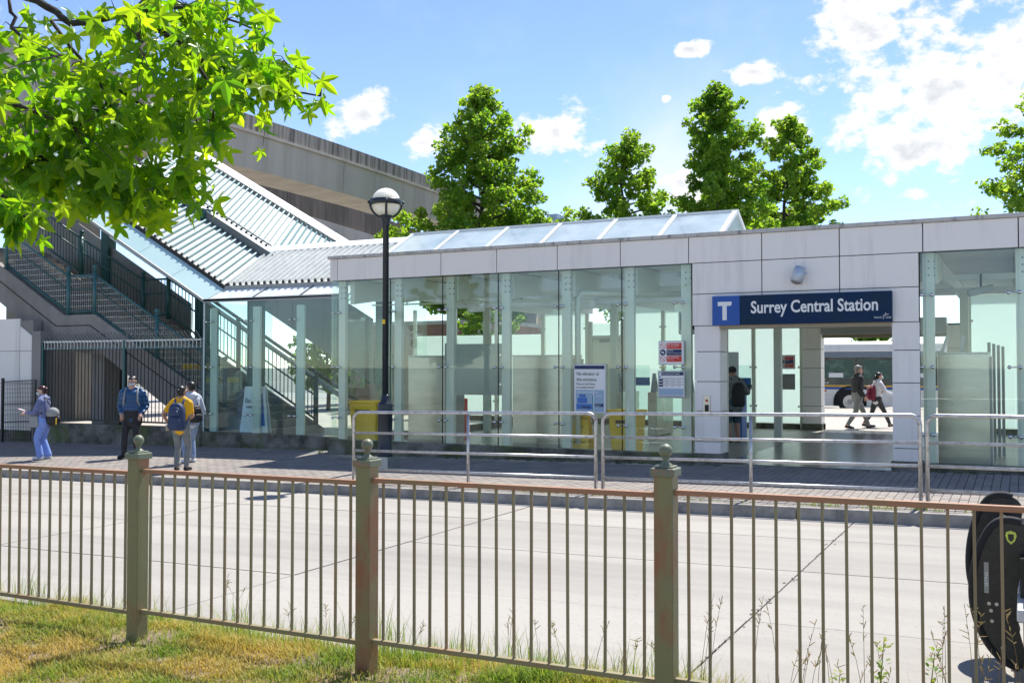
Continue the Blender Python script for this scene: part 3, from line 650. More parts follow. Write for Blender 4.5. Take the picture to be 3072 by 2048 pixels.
# ---------------------------------------------------------------- escalator enclosure wall behind the stairs
ew = tag(empty('escalator_enclosure', (-20, 20.85, 2)), 'dark metal clad escalator housing sloping up behind the stair railing', 'escalator')
def wallq(x0, x1, lo, hi, y=20.85):
    zt0, zt1 = 4.5 + SE * (-17.5 - x0), 4.5 + SE * (-17.5 - x1)
    return MB().slab([(x0, y, zt0 - lo), (x1, y, zt1 - lo), (x1, y, zt1 - hi), (x0, y, zt0 - hi)], (0, .04, 0))
for k in range(7):
    x0 = -25.6 + k * 1.55; wallq(x0 + .006, x0 + 1.55 - .006, 1.75, .1).build('cladding_panel', 'dark_panel', ew)
for k in range(3):
    x0 = -25.8 + k * 1.6; wallq(x0 + .006, x0 + 1.594, 4.6, 3.0).build('cladding_panel', 'dark_panel', ew)
MB().bar((-24.5, 20.8, 5.9), (-14.9, 20.8, .65), .08, .07).build('handrail', 'black_metal', ew); MB().bar((-24.5, 20.8, 5.72), (-14.9, 20.8, .47), .05, .12).build('balustrade_trim', 'galv', ew)
# ---------------------------------------------------------------- elevated guideway
gw = tag(empty('elevated_guideway', (-28, 40, 0)), 'grey concrete elevated rail guideway with stained parapet passing above the stairs', 'viaduct')
def sweep(name, prof, m, pth, parent=gw):
    mb = MB(); n = len(prof); vs = []
    for (dx, y, dz) in pth: vs += [(x + dx, y, z + dz) for x, z in prof]
    fs = [(i * n + k, i * n + (k + 1) % n, (i + 1) * n + (k + 1) % n, (i + 1) * n + k) for i in range(len(pth) - 1) for k in range(n)]
    mb.add(vs, fs + [tuple(range(n)), tuple(range((len(pth) - 1) * n, len(pth) * n))[::-1]]); return mb.build(name, m, parent)
PTH = [(0, y, 0 if y < 30 else -.0022 * (y - 30) ** 2) for y in range(-20, 81, 4)]
PTH = [(0 if y < 36 else -.004 * (y - 36) ** 2, y, dz) for _, y, dz in PTH]
YP = [-20, -2, 7, 16, 25, 34, 43, 54, 66, 80]
def pz(y): return 0 if y < 30 else -.0016 * (y - 30) ** 2
def px_(y): return 0
for y0, y1 in zip(YP[:-1], YP[1:]):
    seg = [(px_(y), y, pz(y)) for y in (y0 + .015, (2 * y0 + y1) / 3, (y0 + 2 * y1) / 3, y1 - .015)]
    sweep('girder', [(-25.53, 10.36), (-25.62, 9.03), (-27.4, 9.0), (-27.55, 10.36)], 'guideway', seg)
    sweep('parapet', [(-25.46, 11.0), (-25.64, 11.0), (-25.66, 10.365), (-25.50, 10.365)], 'parapet', seg)
    sweep('parapet_ledge', [(-25.44, 10.44), (-25.49, 10.44), (-25.49, 10.34), (-25.44, 10.34)], 'guideway', seg)
    sweep('far_girder', [(-36.0, 10.55), (-36.1, 9.0), (-38.2, 8.98), (-38.3, 10.55)], 'guideway', seg)
    sweep('far_gap_band', [(-36.15, 11.9), (-36.15, 10.56), (-36.4, 10.56), (-36.4, 11.9)], 'stained_gap_shade', seg)  # dark band standing in for the shaded gap between girders, partly stained wall
for k in range(18):
    y = 14 + k * 3.1; MB().bar((-27.5 + px_(y), y, 9.6 + pz(y)), (-32.5 + px_(y), y + .3, 10.6 + pz(y)), .10, .14).build('strut', 'steel_grey', gw)
for y in (4, 62): MB().tube([(-31 + px_(y), y, -1), (-31 + px_(y), y, 8.2 + pz(y))], .9, 20).build('pier', 'concrete', gw, True)
for y in (4, 62): MB().box(-38 + px_(y), -25.9 + px_(y), y - .9, y + .9, 8.2 + pz(y), 8.93 + pz(y)).build('crosshead', 'concrete', gw)
MB().tube([(-35.95 + px_(47), 47, 9.6), (-35.95 + px_(47), 47, 4)], .09, 8).build('drain_pipe', 'black_metal', gw)
# concrete wall column seen above the upper flight
ccw = MB().box(-29.6, -26.3, 21.3, 22.2, -.02, 9.0).build('concrete_lift_tower', 'concrete'); tag(ccw, 'plain concrete wall standing above the upper flight of the stairs', 'wall')
# ---------------------------------------------------------------- left: panel clad wall, plinth wall, security fence
lw = tag(empty('panelled_wall', (-24.5, 17.7, 0)), 'white panelled wall under the stair stringer beside the wire gate', 'wall')
ZW = [-.03, .345, 1.22, 2.08, 2.95]
for x0, x1 in ((-23.88, -23.40), (-26.3, -23.89), (-28.8, -26.31)):
    for a, b in zip(ZW[:-1], ZW[1:]):
        zt = lambda x: min(b - .006, max(a + .01, 2.55 + .55 * (-23.4 - x)))
        if x0 > -24 and a > 2: MB().prism([(x0 + .006, a + .006), (x1 - .006, a + .006), (x1 - .006, 2.48), (x0 + .006, 2.74)], lambda u, v, w_: (u, 17.60 + w_, v), .04).build('wall_panel', 'panel', lw)
        else: pbox('wall_panel', 'panel', x0 + .006, x1 - .006, 17.60, 17.64, a + .006, b - .006, lw)
pbox('wall_core', 'concrete', -28.8, -23.41, 17.645, 17.9, -.5, 2.9, lw); pbox('wall_base', 'plinth', -28.8, -23.40, 17.585, 17.642, -.6, -.035, lw)
pbox('end_column', 'concrete', -23.395, -23.06, 17.60, 18.0, -.5, 2.6, lw)
pw = tag(MB().hexa([(-23.05, 17.5, -.6), (-17.33, 17.5, -.5), (-17.33, 17.78, -.5), (-23.05, 17.78, -.6), (-23.05, 17.5, .20), (-17.33, 17.5, .22), (-17.33, 17.78, .22), (-23.05, 17.78, .20)]).build('low_concrete_wall', 'plinth', bevel=.015), 'low weathered concrete wall carrying the spiked security fence', 'wall')
sf = tag(empty('security_fence', (-20, 17.66, .2)), 'dark steel bar fence topped with a row of bent galvanised spikes', 'fence')
fy = 17.66
for x in (-23.03, -20.0, -17.36): pbox('post', 'teal_paint', x - .04, x + .04, fy - .04, fy + .04, .2, 2.32, sf)
for z, m_ in ((2.13, 'teal_light'), (2.31, 'galv'), (.30, 'black_metal')): pbox('rail', m_, -23.06, -17.33, fy - .022, fy + .022, z - .02, z + .02, sf)
barm = boxmesh('bar', 'black_metal', .016, .016, 1.83)
spk = MB(); spk.bar((0, 0, 0), (0, 0, .22), .018, .018); spk.bar((0, 0, .21), (0, -.16, .40), .018, .018)
SPK = spk.mesh('spike', 'galv')
x = -22.93
while x < -17.4:
    if min(abs(x + 20), abs(x + 17.36)) > .05: link('bar', barm, (x, fy, 1.215), sf)
    link('spike', SPK, (x, fy - .024, 2.12), sf); x += .125
# wire gate leaf
wg = tag(empty('wire_gate', (-24.2, 17.45, -.33)), 'open black wire mesh gate leaf leaning against the white panelled wall', 'gate')
g0, g1 = V_(-24.22, 17.36, -.36), V_(-23.1, 17.50, -.34)
MB().bar(g0, g0 + V_(0, 0, 1.72), .06, .06).build('post', 'black_metal', wg)
for z in (.08, .55, 1.02, 1.62): MB().bar(g0 + V_(0, 0, z), g1 + V_(0, 0, z + .03), .02, .025).build('rail', 'black_metal', wg)
MB().bar(g1, g1 + V_(0, 0, 1.66), .03, .03).build('stile', 'black_metal', wg)
mb = MB()
for k in range(1, 20): p = g0.lerp(g1, k / 20); mb.bar(p + V_(0, 0, .08), p + V_(0, 0, 1.62), .007, .007)
for k in range(1, 14): mb.bar(g0 + V_(0, 0, .08 + k * .112), g1 + V_(0, 0, .10 + k * .112), .007, .007)
mb.build('wire_mesh', 'black_metal', wg)
# under-stair columns
tag(MB().box(-23.0, -22.08, 19.4, 19.6, -.02, 2.15).build('metal_partition', 'black_metal'), 'black metal partition behind the bars under the upper flight', 'partition')
for nm, x0, x1, y0, y1, lb in (('concrete_pier', -22.05, -21.6, 18.4, 18.9, 'square concrete pier behind the bars under the stair landing'), ('rear_pier', -20.95, -20.1, 20.5, 20.9, 'broad concrete pier at the back of the space under the stairs')):
    tag(MB().box(x0, x1, y0, y1, -.02, 2.2).build(nm, 'concrete'), lb, 'pier')
# ---------------------------------------------------------------- foreground fence
fe = tag(empty('park_fence', (-3.3, 4.6, 0)), 'rusting olive green steel bar fence with ball topped posts along the lawn', 'fence')
PX = [-8.6, -6.85, -5.075, -3.287, -1.543, .22, 1.98]
def base_z(x): return -.055 + .018 * (x + 3.3)
POSTM = None
for k, x in enumerate(PX):
    z0 = base_z(x) - .12; zc = 1.135 + .019 * (x + 3.3); hw = .047
    o = MB().box(x - hw, x + hw, 4.6 - hw, 4.6 + hw, z0, zc - .02).build('post', 'olive', fe, bevel=.006)
    cap = MB().box(x - .060, x + .060, 4.54, 4.66, zc - .040, zc).build('post_cap', 'finial', o, bevel=.006)
    MB().box(x - .045, x + .045, 4.555, 4.645, zc + .001, zc + .010).build('cap_step', 'finial', o, bevel=.004)
    MB().lathe([(.036, zc + .009), (.031, zc + .016), (.019, zc + .024), (.013, zc + .034), (.015, zc + .042), (.021, zc + .045), (.021, zc + .049), (.016, zc + .052)] +
               [(.033 * math.sin(math.pi * t / 10), zc + .081 - .033 * math.cos(math.pi * t / 10)) for t in range(2, 10)] + [(.002, zc + .114)], 18, (x, 4.6, 0)).build('finial', 'finial', o, True)
BARM = boxmesh('bar', 'olive_bar', .0125, .0125, .880)
for a, b in zip(PX[:-1], PX[1:]):
    dz = .019 * ((a + b) / 2 + 3.3)
    zt = 1.012 + dz; zb = .122 + dz
    sl_ = .008
    MB().hexa([(a + .045, 4.582, zt - .014 - sl_), (b - .045, 4.582, zt - .014 + sl_), (b - .045, 4.618, zt - .014 + sl_), (a + .045, 4.618, zt - .014 - sl_), (a + .045, 4.582, zt + .012 - sl_), (b - .045, 4.582, zt + .012 + sl_), (b - .045, 4.618, zt + .012 + sl_), (a + .045, 4.618, zt + .012 - sl_)]).build('top_rail', 'rust_rail', fe, bevel=.004)
    MB().hexa([(a + .045, 4.582, zb - .014 - sl_), (b - .045, 4.582, zb - .014 + sl_), (b - .045, 4.618, zb - .014 + sl_), (a + .045, 4.618, zb - .014 - sl_), (a + .045, 4.582, zb + .012 - sl_), (b - .045, 4.582, zb + .012 + sl_), (b - .045, 4.618, zb + .012 + sl_), (a + .045, 4.618, zb + .012 - sl_)]).build('bottom_rail', 'olive_bar', fe, bevel=.004)
    n = 16
    for k in range(1, n + 1):
        x = a + .06 + (b - a - .12) * (k - .5 + .0) / n
        link('bar', BARM, (x, 4.6, (zt + zb) / 2 + (x - (a + b) / 2) * .009), fe, (0, R(rs.uniform(-.25, .25)), 0))
# ---------------------------------------------------------------- galvanised hoop railings on the pavement
def hoop(x0, x1, posts, label):
    y = 13.47; z0, z1 = side_z(x0, y), side_z(x1, y)
    o = tag(empty('pipe_railing', ((x0 + x1) / 2, y, (z0 + z1) / 2)), label, 'railing', 'pipe railings along the kerb')
    r_ = .026; H_ = 1.13
    zt = lambda x: z0 + (z1 - z0) * (x - x0) / (x1 - x0)
    arc = lambda cx, s: [(cx + s * .12 * (1 - math.cos(t)) - s * .0, y, zt(cx) + H_ - .12 + .12 * math.sin(t)) for t in [0, .39, .79, 1.18, 1.57]]
    pts = [(x0, y, z0 - .02)] + arc(x0, 1) + arc(x1, -1)[::-1] + [(x1, y, z1 - .02)]
    MB().tube(pts, r_, 10).build('hoop', 'galv', o, True)
    for s, cx in ((1, x0), (-1, x1)): MB().tube([(px, py, pz) for px, py, pz in arc(cx, s)], r_ + .0015, 10, False).build('bend', 'galv_rust', o, True)
    for h in (.03 + .17, .50, .79): MB().tube([(x0, y, zt(x0) + h), (x1, y, zt(x1) + h)], .021, 8).build('rail', 'galv', o, True)
    for x in posts: MB().tube([(x, y, zt(x) - .02), (x, y, zt(x) + H_ - .01)], .024, 8).build('post', 'galv', o, True)
    for x in [x0, x1] + list(posts): MB().lathe([(.07, 0), (.07, .012), (.035, .014)], 10, (x, y, zt(x) - .004)).build('foot_plate', 'galv_rust', o)
hoop(-9.90, -5.58, [-7.72], 'galvanised pipe railing starting beside the lamp post, in front of the glass hall')
hoop(-5.47, -1.19, [-3.32], 'galvanised pipe railing across the station entrance opening')
hoop(-1.11, 3.2, [1.05], 'galvanised pipe railing to the right of the entrance, in front of the ticket machine window')
# ---------------------------------------------------------------- lamp post
lx, ly = -10.36, 15.05; lz = side_z(lx, ly)
lp = tag(empty('street_lamp', (lx, ly, lz)), 'dark blue lamp post with cream globe in a caged ring', 'street lamp')
MB().add(*(lambda: ([(lx + a * .19, ly + b * .19, lz - .05) for a, b in ((-1, -1), (1, -1), (1, 1), (-1, 1))] + [(lx + a * .165, ly + b * .165, lz + .22) for a, b in ((-1, -1), (1, -1), (1, 1), (-1, 1))], [(0, 1, 5, 4), (1, 2, 6, 5), (2, 3, 7, 6), (3, 0, 4, 7), (4, 5, 6, 7)]))()).build('footing', 'steel_grey', lp)
MB().lathe([(.145, .22), (.145, .26), (.13, .28), (.13, 1.00), (.15, 1.02), (.15, 1.06), (.13, 1.10), (.145, 1.14), (.13, 1.18), (.085, 1.22), (.075, 1.30), (.062, 1.34)], 20, (lx, ly, lz)).build('base', 'lamp_black', lp, True)
MB().lathe([(.058, 1.33), (.056, 4.40), (.075, 4.41), (.08, 4.46), (.09, 4.52), (.12, 4.56), (.12, 4.60)], 16, (lx, ly, lz)).build('pole', 'lamp_black', lp, True)
gz = lz + 4.84; gr = .262
globe = MB().ball((lx, ly, gz), gr, 28, 18).build('globe', 'lamp_globe', lp, True)
MB().lathe([(gr + .015, -.05), (gr + .035, -.05), (gr + .035, .05), (gr + .015, .05)], 28, (lx, ly, gz)).build('ring', 'lamp_black', lp, True)
for k in range(4):
    a = k * math.pi / 2 + .62; pts = []
    for t in range(7): th = R(-90 + 15 + t * 13); pts.append((lx + math.cos(a) * (gr + .03) * max(math.cos(th), .25), ly + math.sin(a) * (gr + .03) * max(math.cos(th), .25), gz + (gr + .03) * math.sin(th)))
    MB().tube(pts, .022, 6).build('cage_arm', 'lamp_black', lp, True)
    MB().ball((lx + math.cos(a) * (gr + .045), ly + math.sin(a) * (gr + .045), gz), .032, 8, 6).build('knob', 'lamp_black', lp, True)
MB().box(lx - .03, lx + .03, ly - .062, ly - .057, lz + 2.62, lz + 2.70).build('sticker', 'yellow_plastic', lp)
# ---------------------------------------------------------------- station sign
sg = tag(empty('station_sign', (-3.35, FY - .07, 2.4)), 'dark blue illuminated-box sign lettered with the station name over the entrance', 'sign')
pbox('sign_box', 'navy_sign', -4.32, -1.885, FY - .11, FY - .002, 2.372, 2.868, sg, .004)
tp = pbox('logo_square', 'blue_sign', -4.80, -4.323, FY - .112, FY - .002, 2.368, 2.868, sg, .004)
MB().prism([(-4.70, 2.77), (-4.455, 2.77), (-4.468, 2.70), (-4.545, 2.70), (-4.545, 2.455), (-4.62, 2.455), (-4.62, 2.70), (-4.70, 2.70)], lambda u, v, w_: (u, FY - .116 + w_, v), .004).build('logo_letter', 'white_print', tp)
text('lettering', 'Surrey Central Station', .285, (-4.135, FY - .113, 2.565), FRONT, 'white_print', sg, sx=.79, bold=.006)
def translink(loc, h, parent, m='white_print'):
    text('logo_word', 'TRANS', h, loc, FRONT, m, parent, ext=.001, sx=.95); x, y, z = loc
    text('logo_word', 'LINK', h, (x + h * 4.35, y, z), FRONT, m, parent, ext=.001, sx=.95)
    mb = MB(); P = lambda u, v: (x + h * u, y, z + h * v)
    mb.tube([P(3.35, -.35), P(3.75, .7), P(4.3, 1.35), P(5.4, 1.55)], h * .10, 5); mb.tube([P(3.2, .8), P(4.0, 1.5), P(4.9, 1.25)], h * .08, 5); mb.ball(P(4.35, 1.95), h * .2, 8, 5)
    mb.build('logo_figure', m, parent)
translink((-2.16, FY - .113, 2.43), .042, sg)
# wall light above the sign
wlg = tag(empty('wall_light', (-3.33, FY - .1, 3.2)), 'small grey cylindrical spotlight fixed on the white panels above the sign', 'light')
MB().tube([(-3.33, FY, 3.27), (-3.33, FY - .08, 3.27)], .03, 8).build('bracket', 'light_case', wlg); MB().tube([(-3.31, FY - .1, 3.30), (-3.36, FY - .17, 3.06)], [.085, .10], 16).build('case', 'light_case', wlg, True)
MB().tube([(-3.36, FY - .169, 3.062), (-3.3605, FY - .171, 3.058)], .085, 16).build('lens', 'plastic_grey', wlg); MB().tube([(-3.24, FY - .11, 3.2), (-3.20, FY - .11, 3.2)], .02, 8).build('knob', 'light_case', wlg)
# intercom on the left pillar
ic = tag(empty('call_panel', (-4.93, FY - .01, 1)), 'steel call panel with red button on the left entrance pillar', 'panel')
pbox('plate', 'stainless', -4.99, -4.87, FY - .022, FY - .001, .84, 1.16, ic, .003); MB().tube([(-4.93, FY - .02, 1.07), (-4.93, FY - .035, 1.07)], .022, 12).build('button', 'red_print', ic); pbox('speaker_grille', 'black_print', -4.965, -4.895, FY - .028, FY - .0225, .88, 1.0, ic)
# ---------------------------------------------------------------- notices on the glass
def board(name, label, x0, x1, z0, z1, y, frame='sign_grey', face='white_print'):
    o = tag(empty(name, ((x0 + x1) / 2, y, z0)), label, 'sign'); pbox('frame', frame, x0, x1, y, y + .035, z0, z1, o, .006); pbox('face', face, x0 + .018, x1 - .018, y - .003, y - .0003, z0 + .018, z1 - .018, o); return o
def flat(o, name, m, x0, x1, z0, z1, y): return pbox(name, m, x0, x1, y - .003, y, z0, z1, o)
def ring(o, cx, cz, r_, y, m, th=.14, slash=True):
    mb = MB(); n = 20; vs = []; 
    for k in range(n):
        a = 2 * math.pi * k / n; vs += [(cx + r_ * math.cos(a), y, cz + r_ * math.sin(a)), (cx + r_ * (1 - th) * math.cos(a), y, cz + r_ * (1 - th) * math.sin(a))]
    mb.add(vs, [(2 * k, 2 * ((k + 1) % n), 2 * ((k + 1) % n) + 1, 2 * k + 1) for k in range(n)])
    if slash: mb.bar((cx - r_ * .68, y - .001, cz + r_ * .68), (cx + r_ * .68, y - .001, cz - r_ * .68), .001, r_ * .16)
    mb.build('symbol', m, o, recalc=False)
yN = FY - .03
o = board('elevator_notice', 'tall notice board about the missing elevator, with a map, fixed to the glass', -7.44, -6.80, .80, 1.71, yN, face='white_print')
flat(o, 'header', 'navy_print', -7.42, -6.83, 1.615, 1.68, yN - .004)
text('lettering', 'No elevator at', .094, (-7.385, yN - .006, 1.50), FRONT, 'black_print', o, ext=.0005, sx=.80); text('lettering', 'this entrance.', .094, (-7.385, yN - .006, 1.395), FRONT, 'black_print', o, ext=.0005, sx=.80)
text('small_lettering', 'Please use City Parkway', .053, (-7.385, yN - .006, 1.325), FRONT, 'black_print', o, ext=.0005, sx=.72); text('small_lettering', 'for accessible entrance.', .053, (-7.385, yN - .006, 1.265), FRONT, 'black_print', o, ext=.0005, sx=.72)
flat(o, 'map', 'paleblue_print', -7.40, -6.84, .83, 1.235, yN - .004)
for m_, a, b, c, d in (('blue_print', -7.36, -7.17, .99, 1.09), ('blue_print', -7.38, -7.08, .88, .975), ('blue_print', -7.33, -7.20, 1.10, 1.15), ('white_print', -7.39, -6.95, 1.185, 1.195), ('white_print', -7.05, -7.035, .84, 1.225), ('teal_print', -7.07, -7.052, .85, 1.13), ('navy_print', -7.02, -6.85, .93, .985), ('red_print', -7.28, -7.12, .895, .925), ('white_print', -6.99, -6.88, 1.12, 1.128)):
    flat(o, 'map_mark', m_, a, b, c, d, yN - .008)
text('small_lettering', 'You are here', .026, (-7.272, yN - .012, .90), FRONT, 'white_print', o, ext=.0003, sx=.9); text('small_lettering', 'City Parkway', .025, (-7.01, yN - .012, .96), FRONT, 'white_print', o, ext=.0003, sx=.9); text('small_lettering', 'entrance', .025, (-7.01, yN - .012, .936), FRONT, 'white_print', o, ext=.0003, sx=.9)
def smoke_sign(name, label, x0, z0, w_, h_, y):
    o = board(name, label, x0, x0 + w_, z0, z0 + h_, y); bh = h_ * .245
    for k, (m_, t1, t2) in enumerate((('red_print', 'No Smoking', 'within 6 metres of door'), ('navy_print', 'CCTV', 'Closed Circuit Television in use'), ('red_print', 'No loitering', 'or obstructing'))):
        zb = z0 + h_ * (.665 - k * .268)
        flat(o, 'band', m_, x0 + w_ * .32, x0 + w_ * .9, zb, zb + bh, y - .005)
        text('lettering', t1, h_ * .115, (x0 + w_ * .335, y - .009, zb + bh * .60), FRONT, 'white_print', o, ext=.0003, sx=.9); text('small_lettering', t2, h_ * .06, (x0 + w_ * .335, y - .009, zb + bh * .3), FRONT, 'white_print', o, ext=.0003, sx=.8)
        if k == 1:
            mb = MB(); mb.tube([(x0 + w_ * .175, y - .004, zb + bh / 2), (x0 + w_ * .175, y - .007, zb + bh / 2)], bh * .5, 18); mb.build('symbol', 'navy_print', o); MB().bar((x0 + w_ * .12, y - .008, zb + bh * .58), (x0 + w_ * .22, y - .008, zb + bh * .42), .002, bh * .25).build('symbol', 'white_print', o)
        else: ring(o, x0 + w_ * .175, zb + bh / 2, bh * .5, y - .006, 'red_print')
    return o
smoke_sign('no_smoking_sign', 'square red and navy no smoking and camera notice on the hall glass', -5.80, 1.69, .475, .425, yN)
smoke_sign('no_smoking_sign', 'red and navy no smoking notice on the frosted screen inside the passage', -5.90, 1.60, .40, .38, 27.2)
tag(MB().box(-5.88, -5.5, 27.17, 27.2, 1.05, 1.47).build('grey_panel', 'plastic_grey', bevel=.005), 'plain grey square plate under the notice inside the passage', 'panel')
o = board('timetable', 'first and last trains timetable board below the no smoking notice', -5.815, -5.32, 1.105, 1.585, yN)
flat(o, 'header', 'navy_print', -5.795, -5.34, 1.505, 1.565, yN - .004); text('lettering', 'First and Last Trains', .047, (-5.735, yN - .008, 1.522), FRONT, 'white_print', o, ext=.0003, sx=.84); flat(o, 'symbol', 'white_print', -5.79, -5.745, 1.508, 1.56, yN - .006); text('lettering', '?', .05, (-5.782, yN - .010, 1.518), FRONT, 'navy_print', o, ext=.0003)
for k in range(3):
    z = 1.445 - k * .052; flat(o, 'table_rule', 'navy_print', -5.79, -5.345, z, z + .007, yN - .004); flat(o, 'table_cell', 'navy_print', -5.79, -5.715, z - .036, z - .006, yN - .004)
    for q in range(3): flat(o, 'table_text', 'sign_grey', -5.68 + q * .11, -5.61 + q * .11, z - .03, z - .02, yN - .004)
flat(o, 'blank_area', 'paleblue_print', -5.79, -5.345, 1.155, 1.275, yN - .0035); flat(o, 'table_rule', 'navy_print', -5.79, -5.345, 1.127, 1.14, yN - .004); flat(o, 'symbol', 'blue_print', -5.79, -5.765, 1.465, 1.495, yN - .004)
# ---------------------------------------------------------------- inside the hall
def machine(label, x0, x1, y0, y1, h, z=.0):
    o = tag(empty('ticket_machine', ((x0 + x1) / 2, (y0 + y1) / 2, z)), label, 'ticket machine', 'ticket machines backing onto the glass')
    pbox('cabinet', 'stainless', x0, x1, y0, y1, z, h, o, .008); pbox('top_cap', 'galv', x0 - .01, x1 + .01, y0 - .01, y1 + .01, h, h + .025, o); pbox('side_trim', 'steel_grey', x1 + .001, x1 + .04, y0 + .05, y1, z, h - .05, o)
    pbox('screen', 'black_print', x0 + .2, x1 - .2, y1 + .001, y1 + .01, 1.25, 1.6, o); return o
machine('stainless ticket machine behind the glass, between the lamp post and the frosted map board', -11.80, -10.85, 18.0, 18.7, 1.87); machine('stainless ticket machine behind the glass, between the frosted map board and the elevator notice', -9.28, -8.05, 18.0, 18.7, 1.87); o = machine('tall stainless ticket machine behind the glass beyond the right entrance pillar', -1.35, -.55, 18.5, 19.2, 1.88)
MB().bar((-1.3, 18.8, 1.9), (-1.2, 18.8, 2.2), .05, .05).build('bracket', 'white_steel', o); MB().bar((-1.0, 18.8, 1.9), (-.95, 18.8, 2.2), .05, .05).build('bracket', 'white_steel', o)
mbd = tag(empty('map_board', (-10.1, 18.2, 0)), 'blank frosted map board on two steel posts inside the hall', 'board')
pbox('board', 'frosted_grey', -10.76, -9.48, 17.9, 17.93, 1.08, 2.13, mbd)
for x in (-10.85, -9.45): pbox('post', 'steel_grey', x, x + .07, 17.94, 18.0, -.01, 2.15, mbd)
for x in (-10.74, -9.5):
    for z in (1.3, 1.9): MB().tube([(x, 17.89, z), (x, 17.96, z)], .025, 8).build('clamp', 'chrome', mbd)
def ybin(label, x0, x1, y0, y1, h):
    o = tag(empty('yellow_bin', ((x0 + x1) / 2, (y0 + y1) / 2, 0)), label, 'bin', 'yellow bins inside the glass'); d = .05
    MB().hexa([(x0 + d, y0 + d, .03), (x1 - d, y0 + d, .03), (x1 - d, y1 - d, .03), (x0 + d, y1 - d, .03), (x0, y0, h), (x1, y0, h), (x1, y1, h), (x0, y1, h)]).build('body', 'yellow_plastic', o, bevel=.02)
    pbox('rim', 'yellow_plastic', x0 - .02, x1 + .02, y0 - .02, y1 + .02, h, h + .05, o, .01); pbox('lid_slot', 'black_print', x0 + .15, x1 - .15, y0 - .003, y0 + .01, h - .2, h - .14, o)
    for x in (x0 + .1, x1 - .1): MB().tube([(x - .02, y0 + .15, .05), (x + .02, y0 + .15, .05)], .05, 10).build('caster', 'black_print', o)
ybin('yellow grit bin inside the glass corner near the lamp post', -12.95, -12.25, 17.45, 17.95, .88); ybin('yellow bin behind the glass beside the wet floor sign', -7.0, -6.42, 17.5, 18.0, .80)
wf = tag(empty('wet_floor_sign', (-7.55, 17.5, 0)), 'yellow folding wet floor caution sign behind the elevator notice', 'sign')
for s, n_ in ((-1, 'front_leaf'), (1, 'back_leaf')):
    q = [(-7.72, 17.5 + s * .16, .0), (-7.32, 17.5 + s * .16, .0), (-7.39, 17.5 + s * .02, .82), (-7.65, 17.5 + s * .02, .82)]; MB().slab(q, (0, s * .015, 0)).build(n_, 'yellow_plastic', wf)
for t_, z, hh in (('CAUTION', .66, .06), ('WET', .50, .06), ('PISO', .30, .055), ('MOJADO', .22, .055)):
    text('lettering', t_, hh, (-7.52, 17.5 - .16 + .14 * z / .82 - .022, z), (R(90 - 9.7), 0, 0), 'black_print', wf, 'CENTER', .001)
vd = tag(empty('leaflet_stand', (-11.3, 19.1, 0)), 'low red display stand with bands of coloured leaflets behind the frosted map board', 'stand')
pbox('cabinet', 'red_print', -11.42, -11.18, 18.95, 19.5, 0, .95, vd, .02)
for q_, m_ in enumerate(('teal_print', 'yellow_plastic', 'blue_print', 'white_print')): pbox('label_band', m_, -11.40, -11.20, 18.938, 18.949, .42 + q_ * .1, .50 + q_ * .1, vd)
# A-frame, information board, screens, gates
af = tag(empty('a_frame_sign', (-15.9, 17.86, 0)), 'white and blue folding escalator maintenance sign inside the stair glass', 'sign')
for s, n_ in ((-1, 'front_panel'), (1, 'back_panel')):
    q = [(-16.34, 17.86 + s * .06, .14), (-15.5, 17.86 + s * .06, .14), (-15.62, 17.86 + s * .02, 1.2), (-16.22, 17.86 + s * .02, 1.2)]; MB().slab(q, (0, s * .012, 0)).build(n_, 'white_print', af)
TA = (R(90 - 2.2), 0, 0)
MB().slab([(-15.95, 17.788, .3), (-15.58, 17.788, .3), (-15.68, 17.816, 1.05), (-15.98, 17.816, 1.05)], (0, -.002, 0)).build('blue_field', 'blue_print', af)
text('lettering', 'Escalator', .16, (-15.92, 17.795, .82), TA, 'bus_grey', af, 'CENTER', .004, .9); text('lettering', 'MAINTENANCE', .075, (-15.92, 17.79, .70), TA, 'bus_grey', af, 'CENTER', .004, .9)
ib = board('information_board', 'white information board with a train picture hanging inside the stair glass', -16.75, -15.35, 2.33, 3.0, 21.0); flat(ib, 'picture', 'blue_print', -16.6, -15.5, 2.50, 2.62, 20.994); flat(ib, 'picture', 'teal_print', -16.65, -15.45, 2.62, 2.8, 20.9945); flat(ib, 'caption_area', 'white_print', -16.55, -15.55, 2.66, 2.95, 20.992)
text('lettering', 'Surrey Central SkyTrain', .10, (-16.5, 20.985, 2.84), FRONT, 'black_print', ib, ext=.0005, sx=.75); text('small_lettering', 'Improvement project under way', .06, (-16.45, 20.985, 2.75), FRONT, 'black_print', ib, ext=.0005, sx=.8)
ds = tag(empty('display_screen', (-5.35, 18.6, 2.4)), 'grey hanging display screen inside the hall near the left pillar', 'screen'); pbox('case', 'sign_grey', -5.95, -5.2, 18.5, 18.62, 2.28, 2.72, ds, .03); pbox('panel', 'black_print', -5.9, -5.25, 18.49, 18.499, 2.36, 2.68, ds); pbox('hanger', 'steel_grey', -5.6, -5.54, 18.54, 18.58, 2.72, 3.22, ds)
